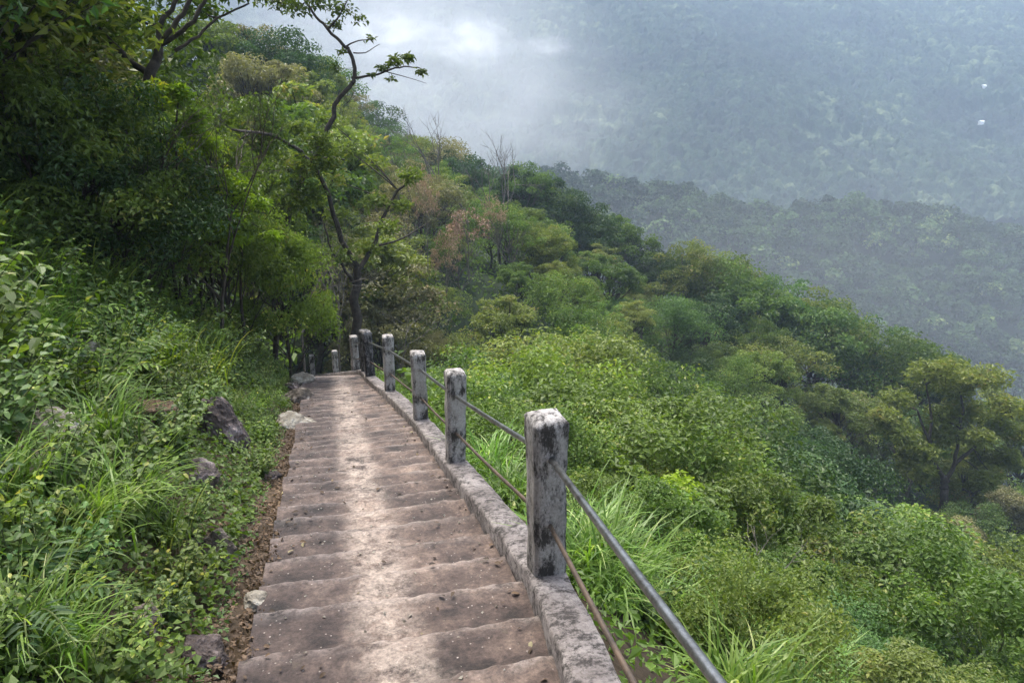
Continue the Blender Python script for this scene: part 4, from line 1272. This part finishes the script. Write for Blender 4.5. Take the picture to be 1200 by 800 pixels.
for i in range(1500):
    s = R2.uniform(.9, 15); s0 = s
    e = .35 + 2.9 * R2.random() ** .9
    nn = float(left_n(s)) - e; x, y = to_xy(s, nn); z = tz(x, y); q = proj(x, y, z)
    if q is None: continue
    qx, qy, dep = q
    if qx < -60 or qy > 840 or dep < 1.7: continue
    # keep the rocks in view
    if any(abs(qx - a) < c and -18 < qy - b_ < c * .9 + 24 for a, b_, c in ((256, 512, 42), (62, 505, 40), (180, 486, 32), (240, 645, 34), (345, 480, 30), (232, 560, 30), (100, 425, 22), (150, 735, 22))): continue
    if any((a - x) ** 2 + (b_ - y) ** 2 < (c) ** 2 for a, b_, c in OCC2): continue
    hmx = .12 + .30 * min(e, 2.2)
    key = wpick(R2, [('weed0', 4), ('weed1', 3.2), ('weed2', 3), ('weed3', 2.4), ('weed4', 3), ('frond2', 1.4), ('grass0', 1.1 if e < 1.8 else .3), ('grass3', .8)])
    H0 = dict(weed0=.5, weed1=.65, weed2=.35, weed3=.45, weed4=.3, frond0=.65, frond2=.45, grass0=.7, grass1=.6, grass3=.5)[key]
    m = wpick(R2, [('bright', 6), ('cool', 2.5), ('lime', 1.6), ('mid', 1.5)]) if not key.startswith('grass') else wpick(R2, [('grass', 2), ('bright', 2)])
    if qx > 270 and qy < 470: m = wpick(R2, [('bright', 3), ('cool', 4), ('mid', 2)])
    scl = min(hmx / H0, 1.3) * R2.uniform(.85, 1.25)
    near = 'on the near part of the left bank' if dep < 4.5 else 'on the middle of the left bank' if dep < 8 else 'where the left bank nears the end of the steps'
    nm = 'grass_tuft' if key.startswith('grass') else 'weed'
    put(nm, key, m, x, y, z - .02, scl, '%s %s %s' % (MATNAME[m], 'grass tuft' if nm == 'grass_tuft' else 'leafy weed', near), 'grass tuft' if nm == 'grass_tuft' else 'weed', ('grass tufts' if nm == 'grass_tuft' else 'weeds') + ' on the left bank')
    OCC2.append((x, y, .10 + .10 * scl)); n += 1
    if n >= 400: break
NW = n

# shrubs behind the weeds, then the dark trees above them
n = 0; OCC3 = []
for i in range(3000):
    s = R2.uniform(1.5, 34); e = R2.uniform(2.6, 9)
    nn = float(left_n(s)) - e; x, y = to_xy(s, nn); q = proj(x, y, tz(x, y))
    if q is None or q[0] < -160 or q[2] < 3.2: continue
    r = .5 + .02 * q[2]
    if any((a - x) ** 2 + (b_ - y) ** 2 < (c + r) ** 2 for a, b_, c in OCC3): continue
    h = R2.uniform(.8, 1.3) + .35 * (e - 2.6) ** .7
    if e < 3.3: h *= .75
    m = wpick(R2, [('deep', 5), ('cool', 2), ('mid', 3)]) if e > 3.6 else wpick(R2, [('mid', 3), ('cool', 3), ('bright', 3)])
    put('shrub', 'bush%d' % R2.randrange(6), m, x, y, tz(x, y) - .05, h / 2, '%s shrub in the thicket above the left bank' % MATNAME[m], 'shrub', 'shrubs above the left bank', sxy=R2.uniform(.9, 1.2))
    OCC3.append((x, y, r)); n += 1
    if n > 120: break
hero = [  # px, ytop, t, key, mat, height cap, width, label
    (120, 100, 8.8, 'near2', 'deep', 4.2, .9, 'very dark leafy tree hiding the foot of the fan of dark limbs'),
    (55, 60, 8.2, 'near0', 'mid', 4.6, .9, 'mid green leafy tree at the left edge over the drooping grass'),
    (185, 110, 10.0, 'near2', 'mid', 4.0, .85, 'dense mid green tree just under the fan of dark limbs'),
    (235, 120, 11.5, 'near0', 'mid', 4.2, .7, 'leafy green tree between the fan of limbs and the bright rounded tree'),
    (10, 20, 9.5, 'near0', 'olive', 4.4, .9, 'olive green tree filling the top left corner'),
    (312, 160, 12.6, 'near0', 'bright', 3.4, .75, 'bright green rounded small tree leaning out at the end of the dark thicket'),
    (215, 110, 12.5, 'near1', 'olive', 5.5, .6, 'tree with yellowish olive leaves mixed into the dark thicket'),
    (250, 90, 15, 'near2', 'mid', 6, .7, 'mid green tree behind the bright rounded one'),
    (335, 38, 34, 'tree3', 'olive', 13, 1.0, 'tall olive tree topping the left skyline under the hanging twigs'),
    (285, 20, 30, 'tree4', 'mid', 13, 1.0, 'tall mid green tree at the top left of the olive one'),
    (372, 105, 32, 'tree0', 'olive', 9, 1.2, 'olive tree right of the tall one on the left skyline'),
    (350, 120, 30, 'airy0', 'dry', 8, 1.2, 'thin grey brown tree beside the olive skyline tree'),
    (420, 150, 30, 'airy1', 'dry', 8, 1.2, 'thin brown tree behind the slender dark tree'),
]
for px, yt, t, key, m, cap, wd, lab in hero:
    x, y, zt = vp(px, yt, t); g = tz(x, y); h = min(zt - g, cap); hs_ = 5.0 if key.startswith('near') else 8.0
    put('tree', key, m, x, y, g - .1, h / hs_, lab, 'tree', sxy=wd); OCC3.append((x, y, .6))
n = 0
for i in range(4000):
    t = R2.uniform(7.2, 22); px = R2.uniform(-240, 335); x, y, _ = view_xy(px, 300, t); s, nn = to_sn(x, y)
    e = float(left_n(s)) - nn
    if px > 215 and t < 15: continue
    if px > 262: continue
    if e < (3.3 if t < 9.3 else 3.6): continue
    r = .35 + .03 * t
    if any((a - x) ** 2 + (b_ - y) ** 2 < (c * .6 + r) ** 2 for a, b_, c in OCC3 if c >= .95): continue
    h = R2.uniform(3.6, 5.6) + .12 * (t - 6)
    q = proj(x, y, tz(x, y) + h)
    if px > 200 and q[1] < 60: h *= .75
    m = wpick(R2, [('deep', 1.2), ('mid', 4.5), ('cool', 1), ('olive', 5), ('dry', 1.5)])
    put('tree', 'near%d' % R2.randrange(4), m, x, y, tz(x, y) - .1, h / 5, '%s tree crowding the shaded thicket at upper left' % MATNAME[m], 'tree', 'trees of the shaded thicket', sxy=R2.uniform(.85, 1.1))
    OCC3.append((x, y, 1.0 + .01 * t)); n += 1
    if n > 60: break
print('COUNTS', NT, NB, NW, n, COUNT)
EXPO = 1.5; MISTS = True

# ------------------------------------------------------------------ air, mist, light, camera
def box_volume(name, lo, hi, dens, col, label, aniso=0.0):
    bm = bmesh.new(); bmesh.ops.create_cube(bm, size=1)
    for v in bm.verts: v.co = Vector([(lo[i] if v.co[i] < 0 else hi[i]) for i in range(3)])
    me = bpy.data.meshes.new(name); bm.to_mesh(me); bm.free()
    m, nt, out = new_mat(name)
    pv = nd(nt, 'ShaderNodeVolumePrincipled'); pv.inputs['Color'].default_value = (*col, 1); pv.inputs['Density'].default_value = dens; pv.inputs['Anisotropy'].default_value = aniso
    nt.links.new(pv.outputs[0], out.inputs['Volume']); me.materials.append(m)
    return tag(link(name, me), label, 'haze', kind='stuff')


HAZE = 0.00050
box_volume('haze', (-710, -170, -150), (1110, 1190, 470), HAZE, (.63, .79, 1.0), 'pale bluish haze filling the valley')


def mist(name, loc, dims, dens, seed, label, thr=.42, scale=2.2):
    """bank of low cloud: an ellipsoid whose density thins out to nothing at its rim"""
    bm = bmesh.new(); bmesh.ops.create_icosphere(bm, subdivisions=3, radius=1)
    me = bpy.data.meshes.new(name); bm.to_mesh(me); bm.free()
    m, nt, out = new_mat(name); L = nt.links
    tc = nd(nt, 'ShaderNodeTexCoord')
    ln = nd(nt, 'ShaderNodeVectorMath', operation='LENGTH'); L.new(tc.outputs['Object'], ln.inputs[0])
    fall = nd(nt, 'ShaderNodeMapRange', interpolation_type='SMOOTHSTEP'); fall.inputs['From Min'].default_value = 0; fall.inputs['From Max'].default_value = .98
    fall.inputs['To Min'].default_value = 1; fall.inputs['To Max'].default_value = 0; L.new(ln.outputs['Value'], fall.inputs['Value'])
    mp = nd(nt, 'ShaderNodeMapping'); mp.inputs['Location'].default_value = (seed * 3.3, seed, 0); L.new(tc.outputs['Object'], mp.inputs[0])
    n = nd(nt, 'ShaderNodeTexNoise', Scale=scale, Detail=6, Roughness=.62, Distortion=.25); L.new(mp.outputs[0], n.inputs['Vector'])
    nr = nd(nt, 'ShaderNodeMapRange'); nr.inputs['From Min'].default_value = thr; nr.inputs['From Max'].default_value = thr + .25; L.new(n.outputs['Fac'], nr.inputs['Value'])
    mu = nd(nt, 'ShaderNodeMath', operation='MULTIPLY'); L.new(fall.outputs[0], mu.inputs[0]); L.new(nr.outputs[0], mu.inputs[1])
    m2 = nd(nt, 'ShaderNodeMath', operation='MULTIPLY'); m2.inputs[1].default_value = dens; L.new(mu.outputs[0], m2.inputs[0])
    pv = nd(nt, 'ShaderNodeVolumePrincipled'); pv.inputs['Color'].default_value = (1, 1, 1, 1); L.new(m2.outputs[0], pv.inputs['Density'])
    L.new(pv.outputs[0], out.inputs['Volume']); me.materials.append(m)
    o = link(name, me); o.location = loc; o.scale = dims
    return tag(o, label, 'mist', kind='stuff')


if MISTS:
    x, y, z = view_xy(470, 90, 400); mist('mist', (x, y, z), (150, 70, 120), .0125, 1, 'soft bank of mist drifting behind the shoulder of the hill', .30)
    x, y, z = view_xy(620, 150, 430); mist('mist', (x, y, z), (120, 60, 75), .006, 5, 'thin ragged mist thinning out along the far mountainside', .36, 3.0)
    mist('mist', (70, 152, -36), (190, 108, 60), .0010, 17, 'thin mist hanging in the valley between the slope and the lower ridge', .25)
    x, y, z = view_xy(548, 50, 370); mist('mist', (x, y, z), (34, 24, 17), .085, 4, 'bright puff of cloud above the mist bank', .40, 2.6)
    x, y, z = view_xy(455, 42, 370); mist('mist', (x, y, z), (38, 24, 18), .075, 7, 'bright torn cloud beside the hanging branch', .42, 2.6)
    x, y, z = view_xy(640, 55, 390); mist('mist', (x, y, z), (22, 14, 8), .05, 9, 'small wisp of cloud against the far mountain', .40, 2.6)

SUN_EL, SUN_AZ = math.radians(66), math.radians(-22)       # azimuth from +Y towards +X
w = bpy.data.worlds.new('World'); sc.world = w; w.use_nodes = True
nt = w.node_tree; nt.nodes.clear()
sky = nt.nodes.new('ShaderNodeTexSky'); sky.sky_type = 'NISHITA'; sky.sun_disc = False
sky.sun_elevation = SUN_EL; sky.sun_rotation = SUN_AZ; sky.air_density = 1.0; sky.dust_density = 5.0; sky.ozone_density = 1.0
hs = nt.nodes.new('ShaderNodeHueSaturation'); hs.inputs['Saturation'].default_value = .75
bg = nt.nodes.new('ShaderNodeBackground'); bg.inputs['Strength'].default_value = 0.15
wo = nt.nodes.new('ShaderNodeOutputWorld')
nt.links.new(sky.outputs[0], hs.inputs['Color']); nt.links.new(hs.outputs[0], bg.inputs['Color']); nt.links.new(bg.outputs[0], wo.inputs['Surface'])

sl = bpy.data.lights.new('sun', 'SUN'); sl.energy = 2.0; sl.angle = math.radians(28); sl.color = (1, .97, .92)
so = bpy.data.objects.new('sun', sl); COL.objects.link(so)
d = Vector((math.sin(SUN_AZ) * math.cos(SUN_EL), math.cos(SUN_AZ) * math.cos(SUN_EL), math.sin(SUN_EL)))
so.rotation_euler = d.to_track_quat('Z', 'Y').to_euler(); so.location = d * 50 + Vector((0, 0, 10))

cd = bpy.data.cameras.new('camera'); co = bpy.data.objects.new('camera', cd); COL.objects.link(co)
co.location = (0, 0, CAMZ); co.rotation_euler = (math.radians(90) - TH, 0, 0)
cd.sensor_width = 36; cd.lens = FOC / 1200 * 36; cd.clip_start = .05; cd.clip_end = 4000
sc.camera = co

sc.cycles.use_denoising = True
sc.cycles.max_bounces = 8; sc.cycles.transparent_max_bounces = 8; sc.cycles.diffuse_bounces = 3; sc.cycles.volume_bounces = 3
sc.cycles.volume_step_rate = 4; sc.cycles.volume_max_steps = 64
sc.view_settings.view_transform = 'Standard'; sc.view_settings.look = 'None'; sc.view_settings.gamma = 1.0
sc.view_settings.use_curve_mapping = False; sc.view_settings.exposure = EXPO
